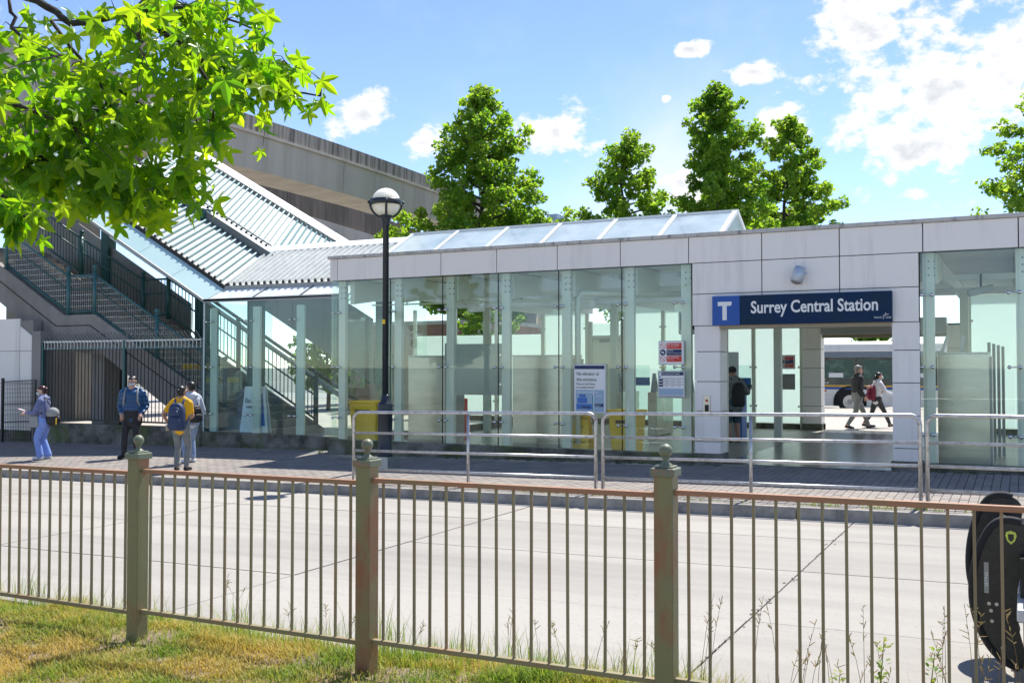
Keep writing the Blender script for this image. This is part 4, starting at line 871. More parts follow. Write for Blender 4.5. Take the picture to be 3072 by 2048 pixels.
for k, (x, y) in enumerate(((-9.0, 22.8), (-8.1, 22.8), (-7.2, 22.8), (-6.5, 22.8))):
    o = tag(empty('fare_gate', (x, y, 0)), 'slim steel fare gate pedestal with glass wing inside the hall', 'fare gate', 'fare gates across the hall'); pbox('pedestal', 'stainless', x, x + .22, y, y + 1.3, 0, 1.05, o, .02); MB().hexa([(x + .04, y + .1, 1.05), (x + .18, y + .1, 1.05), (x + .18, y + .3, 1.05), (x + .04, y + .3, 1.05), (x + .08, y + .15, 1.5), (x + .14, y + .15, 1.5), (x + .14, y + .22, 1.5), (x + .08, y + .22, 1.5)]).build('reader_post', 'steel_grey', o); pbox('glass_wing', 'glass_teal', x + .24, x + .75, y + .6, y + .612, .3, 1.7, o); pbox('blue_band', 'blue_print', x + .24, x + .75, y + .596, y + .599, 1.2, 1.4, o)
for k in range(4):
    tag(MB().box(-.62 + k * .07, -.57 + k * .07, 20.0 + k * .3, 20.25 + k * .3, 0, 2.1 - k * .02).build('louvre_post', 'steel_grey'), 'tall grey steel upright in the row behind the right ticket machine', 'post', 'steel uprights behind the right ticket machine')
vm = tag(empty('fare_validator', (-6.05, 22.4, 0)), 'grey ticket kiosk with blue sides that the hooded person is using', 'kiosk'); pbox('cabinet', 'steel_grey', -6.15, -5.72, 22.25, 22.7, 0, 1.25, vm, .02); pbox('side', 'blue_print', -5.715, -5.68, 22.25, 22.7, 0, 1.2, vm); MB().slab([(-6.15, 22.2, 1.06), (-5.5, 22.2, 1.06), (-5.5, 22.5, 1.2), (-6.15, 22.5, 1.2)], (0, 0, .06)).build('shelf', 'teal_paint', vm); pbox('back_panel', 'sign_grey', -6.6, -5.9, 22.8, 22.86, 0, 2.0, vm)
# ceiling cameras
def camera_(x, y, z, dx, dy, label):
    o = tag(empty('ceiling_camera', (x, y, z)), label, 'camera', 'cameras under the ceiling'); MB().tube([(x, y, z), (x, y, z - .25)], .02, 6).build('stem', 'black_print', o); d = Vector((dx, dy, -.25)).normalized(); p = Vector((x, y, z - .28)); MB().bar(p - d * .2, p + d * .22, .10, .12).build('housing', 'steel_grey', o, bevel=.01)
camera_(-.65, 18.2, 3.2, -1, -.5, 'box camera under the ceiling above the tall ticket machine'); camera_(-10.0, 19.0, 3.15, .8, -.6, 'box camera under the hall ceiling near the map board')
# ---------------------------------------------------------------- bus
bx0, bx1, by, bz = -14.9, -2.9, 44.8, -.34
bus = tag(empty('city_bus', (-9, by + 1.25, bz)), 'white city bus with dark windows and yellow and blue stripes behind the station', 'bus')
prof = [(0, .32), (0, 2.72), (.10, 2.98), (.35, 3.1), (2.15, 3.1), (2.4, 2.98), (2.5, 2.72), (2.5, .32)]
MB().prism(prof, lambda u, v, w_: (bx0 + w_, by + u, bz + v), bx1 - bx0).build('body', 'panel', bus, bevel=.03)
mat('bus_glass', (.012, .018, .02), .06, spec=.8); mat('tyre', (.015, .015, .015), .8); mat('stripe_yellow', (.75, .40, .02), .5); mat('seat_green', (.045, .10, .075), .5, col2=(.10, .17, .13), nscale=2.5, nlo=.5, nhi=.62)
pbox('window_band', 'bus_glass', bx0 + .2, bx1 - .2, by - .006, by + .0, bz + 1.22, bz + 2.42, bus); pbox('roof_band', 'bus_grey', bx0 + .1, bx1 - .1, by - .004, by, bz + 2.425, bz + 2.66, bus)
pbox('stripe', 'stripe_yellow', bx0 + .05, bx1 - .05, by - .007, by, bz + 1.14, bz + 1.215, bus); pbox('stripe', 'blue_sign', bx0 + .05, bx1 - .05, by - .007, by, bz + 1.03, bz + 1.138, bus)
for k in range(7):
    x = bx0 + .5 + k * 1.62; o = pbox('window', 'bus_glass', x, x + 1.45, by - .012, by - .0065, bz + 1.45, bz + 2.36, bus); pbox('seat_view', 'seat_green', x + .12, x + 1.33, by - .0145, by - .0125, bz + 1.52, bz + 2.28, o)
    if k % 2 == 0: pbox('bulkhead', 'white_print', x + .3, x + .9, by - .0165, by - .015, bz + 1.55, bz + 1.74, o)
for x in (-12.7, -6.75):
    o = MB().tube([(x, by - .02, bz + .5), (x, by + .3, bz + .5)], .5, 26).build('wheel', 'tyre', bus)
    MB().tube([(x, by - .03, bz + .5), (x, by - .019, bz + .5)], .29, 20).build('rim', 'galv', o); MB().tube([(x, by - .05, bz + .5), (x, by - .029, bz + .5)], .12, 12).build('hub', 'steel_grey', o)
    pts = [(x + .64 * math.cos(t), by - .012, bz + .5 + .64 * math.sin(t)) for t in [math.pi * q / 14 for q in range(15)]]
    MB().tube([(x + .64, by - .012, bz + .33)] + pts + [(x - .64, by - .012, bz + .33)], .05, 6).build('wheel_arch', 'tyre', bus, True)
    MB().prism([(x + .6 * math.cos(math.pi * q / 14), bz + .5 + .6 * math.sin(math.pi * q / 14)) for q in range(15)] + [(x - .6, bz + .33), (x + .6, bz + .33)], lambda u, v, w_: (u, by - .004 + w_, v), .003).build('wheel_well', 'tyre', bus)
text('lettering', 'translink.ca', .30, (-9.35, by - .008, bz + 2.72), FRONT, 'bus_grey', bus, ext=.001); translink((-8.45, by - .014, bz + 1.27), .13, bus)
for x in (-7.9, -5.6): pbox('marker_light', 'red_print', x, x + .18, by - .012, by, bz + .93, bz + 1.0, bus)
pbox('skirt_line', 'steel_grey', bx0 + .2, -7.5, by - .003, by, bz + .8, bz + .81, bus)
# ---------------------------------------------------------------- patrol car with push bumper at the right edge
cy = 6.95; cz = -.24
car = tag(empty('patrol_car', (2.4, cy, cz)), 'white sport utility car with black push bumper behind the fence', 'car')
mat('car_white', (.62, .63, .64), .25, spec=.6); mat('bumper_black', (.016, .017, .015), .38, col2=(.03, .03, .026), nscale=30); mat('car_glass', (.01, .013, .015), .05, spec=.8); mat('grille', (.015, .015, .016), .35); mat('badge_yellow', (.62, .70, .10), .5)
loft = [(-.02, .42, .78, .80), (.05, .30, .98, .92), (.25, .28, 1.06, .98), (1.2, .28, 1.16, 1.0), (1.35, .28, 1.18, 1.0), (4.6, .30, 1.2, 1.0), (4.9, .4, 1.1, .95)]
vs = []; prof_n = 8
for x, zb, zt, hw in loft:
    for (u, v) in ((-1, .0), (-1, .75), (-.93, .95), (-.75, 1.0), (.75, 1.0), (.93, .95), (1, .75), (1, .0)): vs.append((x, cy + u * hw, cz + zb + (zt - zb) * v))
fs = [(i * 8 + k, i * 8 + (k + 1) % 8, (i + 1) * 8 + (k + 1) % 8, (i + 1) * 8 + k) for i in range(len(loft) - 1) for k in range(8)] + [tuple(range(8)), tuple(range(48, 56))[::-1]]
MB().add(vs, fs).build('body', 'car_white', car, True, bevel=.02)
MB().hexa([(1.3, cy - .92, cz + 1.17), (4.85, cy - .9, cz + 1.19), (4.85, cy + .9, cz + 1.19), (1.3, cy + .92, cz + 1.17), (2.15, cy - .68, cz + 1.74), (4.5, cy - .7, cz + 1.74), (4.5, cy + .7, cz + 1.74), (2.15, cy + .68, cz + 1.74)]).build('cabin', 'car_glass', car, bevel=.05)
pbox('roof', 'car_white', 2.2, 4.5, cy - .69, cy + .69, cz + 1.742, cz + 1.78, car, .03)
for x in (.95, 3.95):
    for s in (-1, 1):
        o = MB().tube([(x, cy + s * .86, cz + .36), (x, cy + s * 1.02, cz + .36)], .37, 26).build('wheel', 'tyre', car); MB().tube([(x, cy + s * 1.015, cz + .36), (x, cy + s * 1.028, cz + .36)], .24, 16).build('rim', 'galv', o)
pbox('grille', 'grille', -.045, -.01, cy - .55, cy + .55, cz + .58, cz + .80, car); pbox('lower_grille', 'grille', -.03, .02, cy - .75, cy + .75, cz + .36, cz + .50, car); pbox('bumper_bar', 'car_white', -.06, .04, cy - .85, cy + .85, cz + .505, cz + .575, car, .01)
for s in (-1, 1): MB().box(-.01, .22, cy + s * .74 - .16, cy + s * .74 + .16, cz + .66, cz + .84).build('headlight', 'chrome', car, bevel=.03)
def smooth_poly(p, it=2):
    for _ in range(it): p = [q for i in range(len(p)) for q in ((.75 * p[i][0] + .25 * p[(i + 1) % len(p)][0], .75 * p[i][1] + .25 * p[(i + 1) % len(p)][1]), (.25 * p[i][0] + .75 * p[(i + 1) % len(p)][0], .25 * p[i][1] + .75 * p[(i + 1) % len(p)][1]))]
    return p
def plate(y):
    pp = [(-.17, 1.06), (-.08, 1.08), (.0, 1.05), (.03, .98), (.0, .86), (-.05, .72), (-.065, .55), (-.06, .42), (-.03, .28), (.01, .18), (-.02, .15), (-.09, .16), (-.17, .22), (-.24, .33), (-.285, .48), (-.295, .62), (-.28, .78), (-.24, .93)]
    pp = smooth_poly(pp)
    f = .925 if y < cy else .975; dx = 0 if y < cy else -.055
    return [(a + dx, b * f + cz) for a, b in pp], y
for s, nm in ((-1, 'push_plate'), (1, 'push_plate')):
    pp, y = plate(cy + s * .40)
    o = MB().prism(pp, lambda u, v, w_: (u, y - .012 + w_, v), .024).build('push_plate', 'bumper_black', car)
    MB().tube([(a, y, b) for a, b in pp[12:] + pp[:2]] if False else [(a - .006, y, b) for a, b in (pp[40:] + pp[:6])], .024, 8).build('edge_rubber', 'tyre', o, True)
    if s == -1:
        ys = y - .0125
        MB().prism([(-.115, .985), (-.09, .995), (-.065, .985), (-.06, .965), (-.07, .935), (-.09, .915), (-.11, .935), (-.12, .965)], lambda u, v, w_: (u, ys - .002 + w_, v - .06 + cz), .002).build('badge', 'badge_yellow', o); MB().prism([(-.105, .975), (-.075, .975), (-.075, .945), (-.09, .93), (-.105, .945)], lambda u, v, w_: (u, ys - .0035 + w_, v - .06 + cz), .001).build('badge_centre', 'bumper_black', o)
        pbox('name_plate', 'steel_grey', -.235, -.210, ys - .002, ys, cz + .56, cz + .74, o); text('lettering', 'SETINA', .026, (-.214, ys - .003, cz + .60), (R(90), R(-90), 0), 'white_print', o, ext=.0003)
        for a, b in ((-.21, .50), (-.17, .50), (-.20, .46), (-.195, .40), (-.14, .25)): MB().tube([(a, ys - .006, cz + b), (a, ys, cz + b)], .011, 8).build('bolt', 'galv', o)
for z, x in ((.90, -.10), (.60, -.22), (.26, -.12)): MB().tube([(x, cy - .40, cz + z - .03), (x - .05, cy + .40, cz + z)], .035, 12).build('cross_bar', 'bumper_black', car, True)
for s in (-1, 1): MB().bar((-.08, cy + s * .36, cz + .45), (.10, cy + s * .36, cz + .45), .06, .10).build('mount', 'bumper_black', car)
# ---------------------------------------------------------------- vegetation
from mathutils import noise as mn
def leafmat(name, c1, c2, t1, t2, trans=.5, nscale=.5, rough=.45, nw=2.4, rw=1.0):
    m = bpy.data.materials.new(name); m.use_nodes = True; t = m.node_tree; b = t.nodes['Principled BSDF']; out = t.nodes['Material Output']
    g = N(t, 'ShaderNodeNewGeometry'); n = N(t, 'ShaderNodeTexNoise'); n.inputs['Scale'].default_value = nscale; n.inputs['Detail'].default_value = 4; t.links.new(g.outputs['Position'], n.inputs['Vector'])
    oi = N(t, 'ShaderNodeObjectInfo')
    f = math_(t, 'ADD', math_(t, 'MULTIPLY', math_(t, 'SUBTRACT', n.outputs['Fac'], .5), nw), math_(t, 'ADD', math_(t, 'MULTIPLY', math_(t, 'FRACT', math_(t, 'ADD', g.outputs['Random Per Island'], oi.outputs['Random'])), rw), .5 - rw / 2), True)
    def mx(a, c):
        x = N(t, 'ShaderNodeMix', data_type='RGBA'); t.links.new(f, x.inputs[0]); x.inputs[6].default_value = (*a, 1); x.inputs[7].default_value = (*c, 1); return x.outputs[2]
    t.links.new(mx(c1, c2), b.inputs['Base Color']); b.inputs['Roughness'].default_value = rough; b.inputs['Specular IOR Level'].default_value = .35
    tr = N(t, 'ShaderNodeBsdfTranslucent'); t.links.new(mx(t1, t2), tr.inputs[0])
    ms = N(t, 'ShaderNodeMixShader'); ms.inputs[0].default_value = trans; t.links.new(b.outputs[0], ms.inputs[1]); t.links.new(tr.outputs[0], ms.inputs[2]); t.links.new(ms.outputs[0], out.inputs[0])
    MATS[name] = m
leafmat('leaf_far', (.06, .145, .02), (.14, .225, .028), (.26, .52, .025), (.52, .70, .05), .56, .7)
leafmat('leaf_near', (.05, .135, .012), (.09, .19, .014), (.22, .54, .008), (.56, .80, .012), .60, 1.2, .35, 2.4, 1.2)
leafmat('grass_blade', (.15, .26, .03), (.50, .38, .10), (.32, .48, .04), (.70, .52, .11), .4, 1.6, .6, 4.2, .75)
leafmat('grass_green', (.12, .23, .022), (.24, .29, .045), (.28, .46, .04), (.48, .52, .06), .4, 3.0, .6)
leafmat('straw', (.24, .20, .085), (.30, .22, .11), (.3, .26, .1), (.36, .26, .12), .3, 2.0, .7)
mat('bark', (.085, .068, .05), .9, col2=(.045, .036, .028), nscale=12, stretch=(1, 1, .3), bump=.6, bscale=30)
mat('bark_near', (.035, .028, .023), .85, col2=(.06, .05, .042), nscale=30, bump=.5, bscale=60)
rg = random.Random(11)
def rnd_unit(r_):
    while True:
        v = Vector((r_.uniform(-1, 1), r_.uniform(-1, 1), r_.uniform(-1, 1)))
        if .05 < v.length < 1: return v.normalized()
def add_leaf_far(mb, p, s, r_):
    n = (rnd_unit(r_) + Vector((0, 0, .5))).normalized(); d = n.cross(rnd_unit(r_)).normalized(); e = n.cross(d)
    b = len(mb.v); c = p + n * s * .12
    for q in (p - d * s * .55, p - d * s * .05 + e * s * .5, p + d * s * .62, p - d * s * .05 - e * s * .5): mb.v.append(tuple(q))
    mb.v.append(tuple(c + d * s * .05))
    for a_, b_ in ((0, 1), (1, 2), (2, 3), (3, 0)): mb.f.append([b + a_, b + b_, b + 4]); mb.m.append(0)
def tree(label, x, y, z0, h, prof, nl, seed, lead=(), ls=.19, cat='tree', name='broadleaf_tree', nlimb=46, group=None):
    """prof: list of (height fraction, radius) of the crown"""
    r_ = random.Random(seed); o = tag(empty(name, (x, y, z0)), label, cat, group)
    base = Vector((x, y, z0)); tr_ = MB(); cr = MB(); br = MB()
    def rad(t):
        for (a, ra), (b, rb) in zip(prof[:-1], prof[1:]):
            if a <= t <= b: return ra + (rb - ra) * (t - a) / (b - a)
        return 0
    top = base + Vector((0, 0, h)); lean = [Vector((r_.uniform(-.15, .15), r_.uniform(-.15, .15), 0)) for _ in range(8)]
    pts = [base + Vector((0, 0, -.1))] + [base + Vector((0, 0, h * t)) + lean[int(t * 7)] * t * 2 for t in (.1, .25, .4, .55, .7, .85, .97)]
    tr_.tube(pts, [.22 * h / 12, .18 * h / 12, .15 * h / 12, .12 * h / 12, .09 * h / 12, .065 * h / 12, .04, .015], 9)
    clumps = []; t0 = prof[0][0]
    for k in range(nlimb):
        t = t0 + (1 - t0) * (k + r_.random()) / nlimb; R_ = rad(t) * r_.uniform(.62, 1.12)
        if R_ < .1: continue
        a = k * 2.4 + r_.uniform(-.4, .4); up = r_.uniform(.25, .65) * R_
        s = base + Vector((0, 0, h * t - up * .9)); e = s + Vector((math.cos(a) * R_, math.sin(a) * R_, up)); mid = (s + e) / 2 + Vector((0, 0, -.08 * R_))
        br.tube([s, mid, e], [.035 + .012 * R_, .025, .008], 5, False)
        for q in range(max(3, int(R_ * 3.2))):
            f = .28 + .72 * (q + r_.random()) / max(3, int(R_ * 3.2)); c = s.lerp(mid, f * 2) if f < .5 else mid.lerp(e, f * 2 - 1)
            c = c + Vector((r_.gauss(0, .16), r_.gauss(0, .16), r_.gauss(.05, .14))) * (.5 + .25 * R_); clumps.append((c, r_.uniform(.20, .40)))
            if r_.random() < .5: br.tube([s.lerp(e, f * .8), c], [.012, .004], 4, False)
    clumps.append((base + Vector((0, 0, h * .985)), .22)); clumps.append((base + Vector((0, 0, h * .94)), .3))
    per = nl / sum(c[1] ** 1.5 for c in clumps)
    for c, sg_ in clumps:
        for _ in range(int(per * sg_ ** 1.5)):
            d = rnd_unit(r_) * sg_ * r_.random() ** .45 * 1.15; d.z *= .85; add_leaf_far(cr, c + d, ls * r_.uniform(.65, 1.25), r_)
    tr_.build('trunk', 'bark', o, True); br.build('limbs', 'bark', o, recalc=False); cr.build('crown', 'leaf_far', o, recalc=False); return o
t1 = tree('tall pyramidal green tree with wide skirt between guideway and skylight', -20.43, 36.74, -.02, 13.35, [(.30, 3.4), (.56, 4.3), (.63, 3.5), (.70, 2.5), (.77, 2.2), (.88, 1.7), (.95, 1.0), (1, .3)], 36000, 5, nlimb=104, ls=.165)
t2 = tree('small open-crowned green tree rising behind the middle of the skylight', -14.96, 39.56, -.02, 11.4, [(.38, 2.2), (.70, 2.05), (.82, 1.75), (.92, 1.2), (1, .35)], 14000, 21, nlimb=46, ls=.16)
t3 = tree('tall slim green tree with pointed top behind the skylight end', -11.45, 41.37, -.02, 13.6, [(.35, 2.2), (.60, 2.1), (.72, 1.95), (.85, 1.6), (.94, 1.0), (1, .3)], 23000, 33, nlimb=70, ls=.165)
t4 = tree('broad rounded green tree standing just beyond the slim pointed tree', -11.0, 52.6, -.3, 14.9, [(.32, 3.4), (.5, 3.4), (.67, 3.0), (.79, 2.5), (.89, 1.8), (.95, 1.1), (1, .4)], 25000, 44, nlimb=66, ls=.19)
t5 = tree('green tree with loose spreading twigs above the roof at the far right', .75, 41.6, -.02, 12.2, [(.35, 2.6), (.55, 2.7), (.75, 2.2), (.9, 1.3), (1, .3)], 10500, 57, nlimb=48, ls=.17)
def copy_tree(src, loc, rz, s, label, group=None):
    c = src.copy(); COL.objects.link(c); c.location = loc; c.rotation_euler = (0, 0, rz); c.scale = (s, s, s); c['label'] = label
    if group: c['group'] = group
    for ch in list(src.children): k = ch.copy(); COL.objects.link(k); k.parent = c
    return c
for k, (x, y, a, s, src) in enumerate(((-18, 56, 1, .55, t4), (-12.5, 57, 2.2, .5, t1), (-7, 56.5, 3, .52, t4), (-2, 58, 4, .55, t1), (4, 56, 5, .5, t4), (10, 57, .5, .55, t4))):
    copy_tree(src, (x, y, -.9 - .2 * k % 1), a, s, 'low bushy tree in the row beyond the bus', 'trees in the row beyond the bus')
for x, y, a, s in ((-24, 31, .4, .42), (-17.2, 31.5, 2.9, .40)): copy_tree(t4, (x, y, -1.0), a, s, 'low dense tree behind the stair glass and hall', 'low trees just behind the hall')
for x, y, a, s, src in ((-30, -16, .3, .7, t1), (-17, -30, 1.4, .8, t4), (12, -32, 3.3, .8, t4)): copy_tree(src, (x, y, -.4), a, s, 'green park tree on the lawn across the road from the station', 'park trees on the lawn')
# ---------------------------------------------------------------- overhanging sweetgum
sgm = tag(empty('sweetgum_tree', (-7.5, 2.4, -.13)), 'sweetgum tree with star shaped leaves hanging over the lawn and fence', 'tree')
BR = [
[(-4.65, 3.51, 3.60), (-4.53, 3.57, 3.50), (-4.41, 3.64, 3.47), (-4.24, 3.67, 3.51), (-4.14, 3.67, 3.50), (-4.08, 3.70, 3.41), (-4.00, 3.74, 3.40), (-3.80, 3.73, 3.27), (-3.73, 3.77, 3.21)],
[(-4.43, 3.18, 3.46), (-4.41, 3.19, 3.32), (-4.27, 3.16, 3.15), (-4.03, 3.17, 3.12)],
[(-4.14, 3.67, 3.50), (-3.94, 3.55, 3.31), (-3.84, 3.49, 3.18)],
[(-4.68, 3.61, 3.53), (-4.54, 3.69, 3.31), (-4.36, 3.67, 3.19), (-4.25, 3.62, 2.99), (-4.15, 3.57, 2.83)],
[(-4.52, 3.26, 2.76), (-4.37, 3.34, 2.69), (-4.27, 3.40, 2.66), (-4.16, 3.57, 2.57), (-4.01, 3.76, 2.52)],
[(-4.00, 3.74, 3.40), (-3.90, 4.02, 3.30), (-3.78, 4.31, 3.23), (-3.57, 4.53, 3.20)],
[(-4.36, 3.67, 3.19), (-4.21, 3.87, 3.04), (-4.04, 4.07, 2.94)],
[(-4.14, 3.67, 3.50), (-4.17, 4.09, 3.68), (-4.04, 4.27, 3.64), (-3.93, 4.45, 3.61)],
[(-3.80, 3.73, 3.27), (-3.75, 3.87, 3.10), (-3.83, 3.95, 2.96)],
[(-4.38, 3.11, 2.94), (-4.24, 3.18, 2.89), (-4.15, 3.34, 2.82)],
[(-4.10, 2.81, 2.48), (-3.99, 2.87, 2.39), (-3.92, 2.91, 2.31)],
[(-3.90, 4.02, 3.30), (-3.84, 4.27, 3.34), (-3.81, 4.51, 3.42), (-3.74, 4.55, 3.34)]]
ROOTS = {0: (-6.6, 2.9, 4.3), 1: (-6.2, 2.6, 4.2), 4: (-6.4, 2.6, 3.4), 9: (-6.2, 2.5, 3.5), 10: (-6.3, 2.3, 3.2)}
bark = MB()
MB().tube([(-7.5, 2.4, -.2), (-7.48, 2.42, .3), (-7.45, 2.4, 2), (-7.4, 2.42, 4), (-7.3, 2.5, 6.5), (-7.3, 2.5, 9.5)], [.24, .18, .16, .13, .10, .03], 14).build('trunk', 'bark', sgm, True)
for k, b in enumerate(BR):
    pts = [Vector(p) for p in b]; r0 = .021 if k in (0,) else .011
    if k in ROOTS:
        s = Vector((-7.4, 2.42, ROOTS[k][2] - .3)); pts = [s, Vector(ROOTS[k])] + pts; rr = [.06, .045] + [r0 * (1 - .75 * i / len(b)) for i in range(len(b))]
    else: rr = [r0 * (1 - .7 * i / len(b)) for i in range(len(b))]
    sm = []; sr = []
    for i in range(len(pts) - 1):
        for q in range(3): f = q / 3; sm.append(pts[i].lerp(pts[i + 1], f) + Vector((rg.gauss(0, .008), rg.gauss(0, .008), rg.gauss(0, .008))) * (1 if i else 0)); sr.append(rr[i] + (rr[i + 1] - rr[i]) * f)
    sm.append(pts[-1]); sr.append(rr[-1]); MB().tube(sm, sr, 7).build('branch', 'bark_near', sgm, True)
# star leaf meshes (five pointed lobes, drooping)
def star_leaf(seed):
    r_ = random.Random(seed); mb = MB(); vs = [(0, 0, 0)]; L_ = [(-128, .62), (-66, .92), (0, 1.0), (66, .92), (128, .62)]; pts = []
    for i, (a, l) in enumerate(L_):
        l *= r_.uniform(.9, 1.08); a += r_.uniform(-5, 5)
        for da, f in ((-25, .46), (-14, .72), (0, 1.0), (14, .72), (25, .46)):
            pts.append((R(a + da), l * f))
        if i < 4: pts.append((R((a + L_[i + 1][0]) / 2), .40))
    pts.append((R(180), .10))
    bend = r_.uniform(.10, .38); fold = r_.uniform(.05, .3)
    for a, l in pts: u, v = math.sin(a) * l, math.cos(a) * l; vs.append((u, v, -bend * (u * u + v * v) + fold * abs(u) * .6 - .05 * math.cos(a * 5) * l))
    n = len(pts); mb.add(vs, [(0, 1 + (k + 1) % n, 1 + k) for k in range(n)]); b = len(mb.v)
    mb.add([(-.012, 0, 0), (.012, 0, 0), (.008, -.6, .10), (-.008, -.6, .10)], [(0, 1, 2, 3)])
    return mb
LV = [star_leaf(s) for s in range(7)]; LVM = [m.mesh('leaf', 'leaf_near') for m in LV]
from mathutils import Quaternion, Euler
leaves = []
def put(c, sg_, n):
    for _ in range(n):
        p = c + Vector((rg.gauss(0, sg_), rg.gauss(0, sg_), rg.gauss(-.03, sg_ * .62)))
        tip = (Vector((rg.gauss(0, .55), rg.gauss(0, .55), -1.0))).normalized()            # leaf tips hang down
        nrm = (Vector((rg.gauss(.2, .8), rg.gauss(-.4, .8), rg.gauss(.35, .6)))); nrm = (nrm - tip * nrm.dot(tip)).normalized(); sd = tip.cross(nrm)
        leaves.append((p, Matrix((sd, tip, nrm)).transposed(), rg.uniform(.055, .118)))
for k, b in enumerate(BR):
    P = [Vector(p) for p in b]
    for i in range(len(P) - 1):
        L_ = (P[i + 1] - P[i]).length; n = max(1, int(L_ * (62 if k not in (0, 1) else 26)))
        for _ in range(n): put(P[i].lerp(P[i + 1], rg.random()), .125 if k not in (10, 5, 11) else .085, 1)
for c, sg_, n in (((-4.35, 3.42, 2.86), .20, 130), ((-4.05, 3.62, 2.78), .17, 120), ((-4.28, 3.5, 3.05), .17, 90), ((-3.95, 3.8, 3.08), .17, 110), ((-3.95, 4.1, 3.45), .18, 100), ((-4.42, 3.25, 2.95), .17, 80), ((-4.15, 3.7, 2.62), .13, 80), ((-4.55, 3.3, 2.75), .14, 60), ((-4.1, 4.1, 3.7), .16, 70), ((-4.05, 3.70, 2.50), .10, 75), ((-4.2, 3.5, 2.58), .12, 130), ((-4.5, 3.2, 2.62), .12, 90), ((-3.98, 2.88, 2.36), .08, 60), ((-3.95, 3.85, 2.72), .10, 70), ((-4.35, 3.35, 2.72), .13, 90), ((-3.75, 4.2, 3.2), .13, 60), ((-3.85, 3.95, 2.95), .12, 55)): put(Vector(c), sg_ * 1.1, int(n * .42))
def frame_px(p):
    d = p - Vector((0, 0, 1.65)); rt = d.x * .8886 + d.y * .4587; fw = -d.x * .4587 + d.y * .8886; return rt / fw, d.z / fw
leaves.sort(key=lambda l: (l[0] - Vector((0, 0, 1.65))).length / l[2])
near = [l for l in leaves if abs(frame_px(l[0])[0]) < .515 and frame_px(l[0])[1] < .37]; rest = [l for l in leaves if l not in near[:300]] if False else None
ids = set(id(l) for l in near[:300]); mass = MB()
for k, l in enumerate(leaves):
    p, M_, s = l
    if id(l) in ids:
        o = bpy.data.objects.new('leaf', LVM[k % 7]); COL.objects.link(o); o.parent = sgm; o.matrix_local = Matrix.Translation(p - wl(sgm)) @ M_.to_4x4() @ Matrix.Scale(s, 4)
    else:
        src = LV[k % 7]; mass.add([p + M_ @ (Vector(v) * s) for v in src.v], src.f)
tw_ = MB()
for l in leaves[::4]:
    p, M_, s = l; e = p - M_ @ Vector((0, s * .6, -s * .1)); best = min((q for b in BR for q in b), key=lambda q: (Vector(q) - e).length); bv = Vector(best)
    if (bv - e).length < .55: tw_.tube([bv, bv.lerp(e, .5) + Vector((rg.gauss(0, .02), rg.gauss(0, .02), .015)), e], [.004, .0028, .0015], 4, False)
tag(tw_.build('twigs', 'bark_near', sgm, recalc=False), kind='stuff')
# the rest of the crown, mostly above and left of the view
hi = MB(); src = LV[2]
for k in range(600):
    a = rg.uniform(0, 6.28); r_ = 3.0 * rg.random() ** .5; c = Vector((-6.9 + r_ * math.cos(a), 2.9 + r_ * .8 * math.sin(a), rg.uniform(3.6, 8.5)))
    if frame_px(c)[1] < .40 and frame_px(c)[0] > -.60: continue
    tip = Vector((rg.gauss(0, .55), rg.gauss(0, .55), -1)).normalized(); nrm = rnd_unit(rg); nrm = (nrm - tip * nrm.dot(tip)).normalized(); M_ = Matrix((tip.cross(nrm), tip, nrm)).transposed(); s = rg.uniform(.08, .12)
    mass.add([c + M_ @ (Vector(v) * s) for v in src.v], src.f)
tag(mass.build('foliage', 'leaf_near', sgm, recalc=False), kind='stuff')
# ---------------------------------------------------------------- lawn grass
def blade(mb, x, y, z, h, w_, a, bend, r_):
    dx, dy = math.cos(a), math.sin(a); px, py = -dy * w_ / 2, dx * w_ / 2; b = len(mb.v); h1 = h * .55; b1 = bend * .3
    mb.v += [(x - px, y - py, z - .01), (x + px, y + py, z - .01), (x + px * .7 + dx * b1, y + py * .7 + dy * b1, z + h1), (x - px * .7 + dx * b1, y - py * .7 + dy * b1, z + h1), (x + dx * bend, y + dy * bend, z + h)]
    mb.f += [[b, b + 1, b + 2, b + 3], [b + 3, b + 2, b + 4]]; mb.m += [0, 0]
gm = MB(); rgx = random.Random(5); cnt = 0
while cnt < 85000:
    x, y = rgx.uniform(-9.5, 1.6), rgx.uniform(2.6, 5.16); fw = -x * .4587 + y * .8886; rt = x * .8886 + y * .4587
    if fw < 2 or abs(rt / fw) > .56 or (1.74 / fw) < .19 or 1.76 / fw > .40: 
        continue
    dn = mn.noise(Vector((x * 1.7, y * 2.6, 0))); d2 = mn.noise(Vector((x * 5, y * 6, 3)))
    dp = min(math.hypot(x - q, y - 4.55) for q in PX)
    if dp < .30 and rgx.random() < .85 - dp * 1.6: cnt += 1; continue
    if d2 + dn < -.42 and rgx.random() < .7: cnt += 1; continue
    h = max(.012, .028 + .035 * max(0, dn) + .02 * max(0, d2)) * rgx.uniform(.5, 1.5)
    if y > 4.66: h *= 1.3 + 1.2 * max(0, dn + .2)
    blade(gm, x, y, lawn_z(x, y), h, rgx.uniform(.004, .008), rgx.uniform(0, 6.28), h * rgx.uniform(.3, 1.3), rgx); cnt += 1
tag(gm.build('lawn_grass', 'grass_blade', recalc=False), 'short patchy green and straw coloured grass covering the lawn', 'grass', kind='stuff')
tg = MB()
for k in range(1500):
    x = rgx.uniform(-6.8, 1.2); y = rgx.uniform(4.72, 5.14); dn = mn.noise(Vector((x * 1.3, 7, 1)))
    if dn < -.12 and rgx.random() < .8: continue
    h = rgx.uniform(.10, .26) * (1 + max(0, dn)) * (1 if x < -3.3 or x > -3.1 else 1); blade(tg, x, y, lawn_z(x, y), h, rgx.uniform(.003, .006), rgx.uniform(0, 6.28), h * rgx.uniform(.15, .55), rgx)
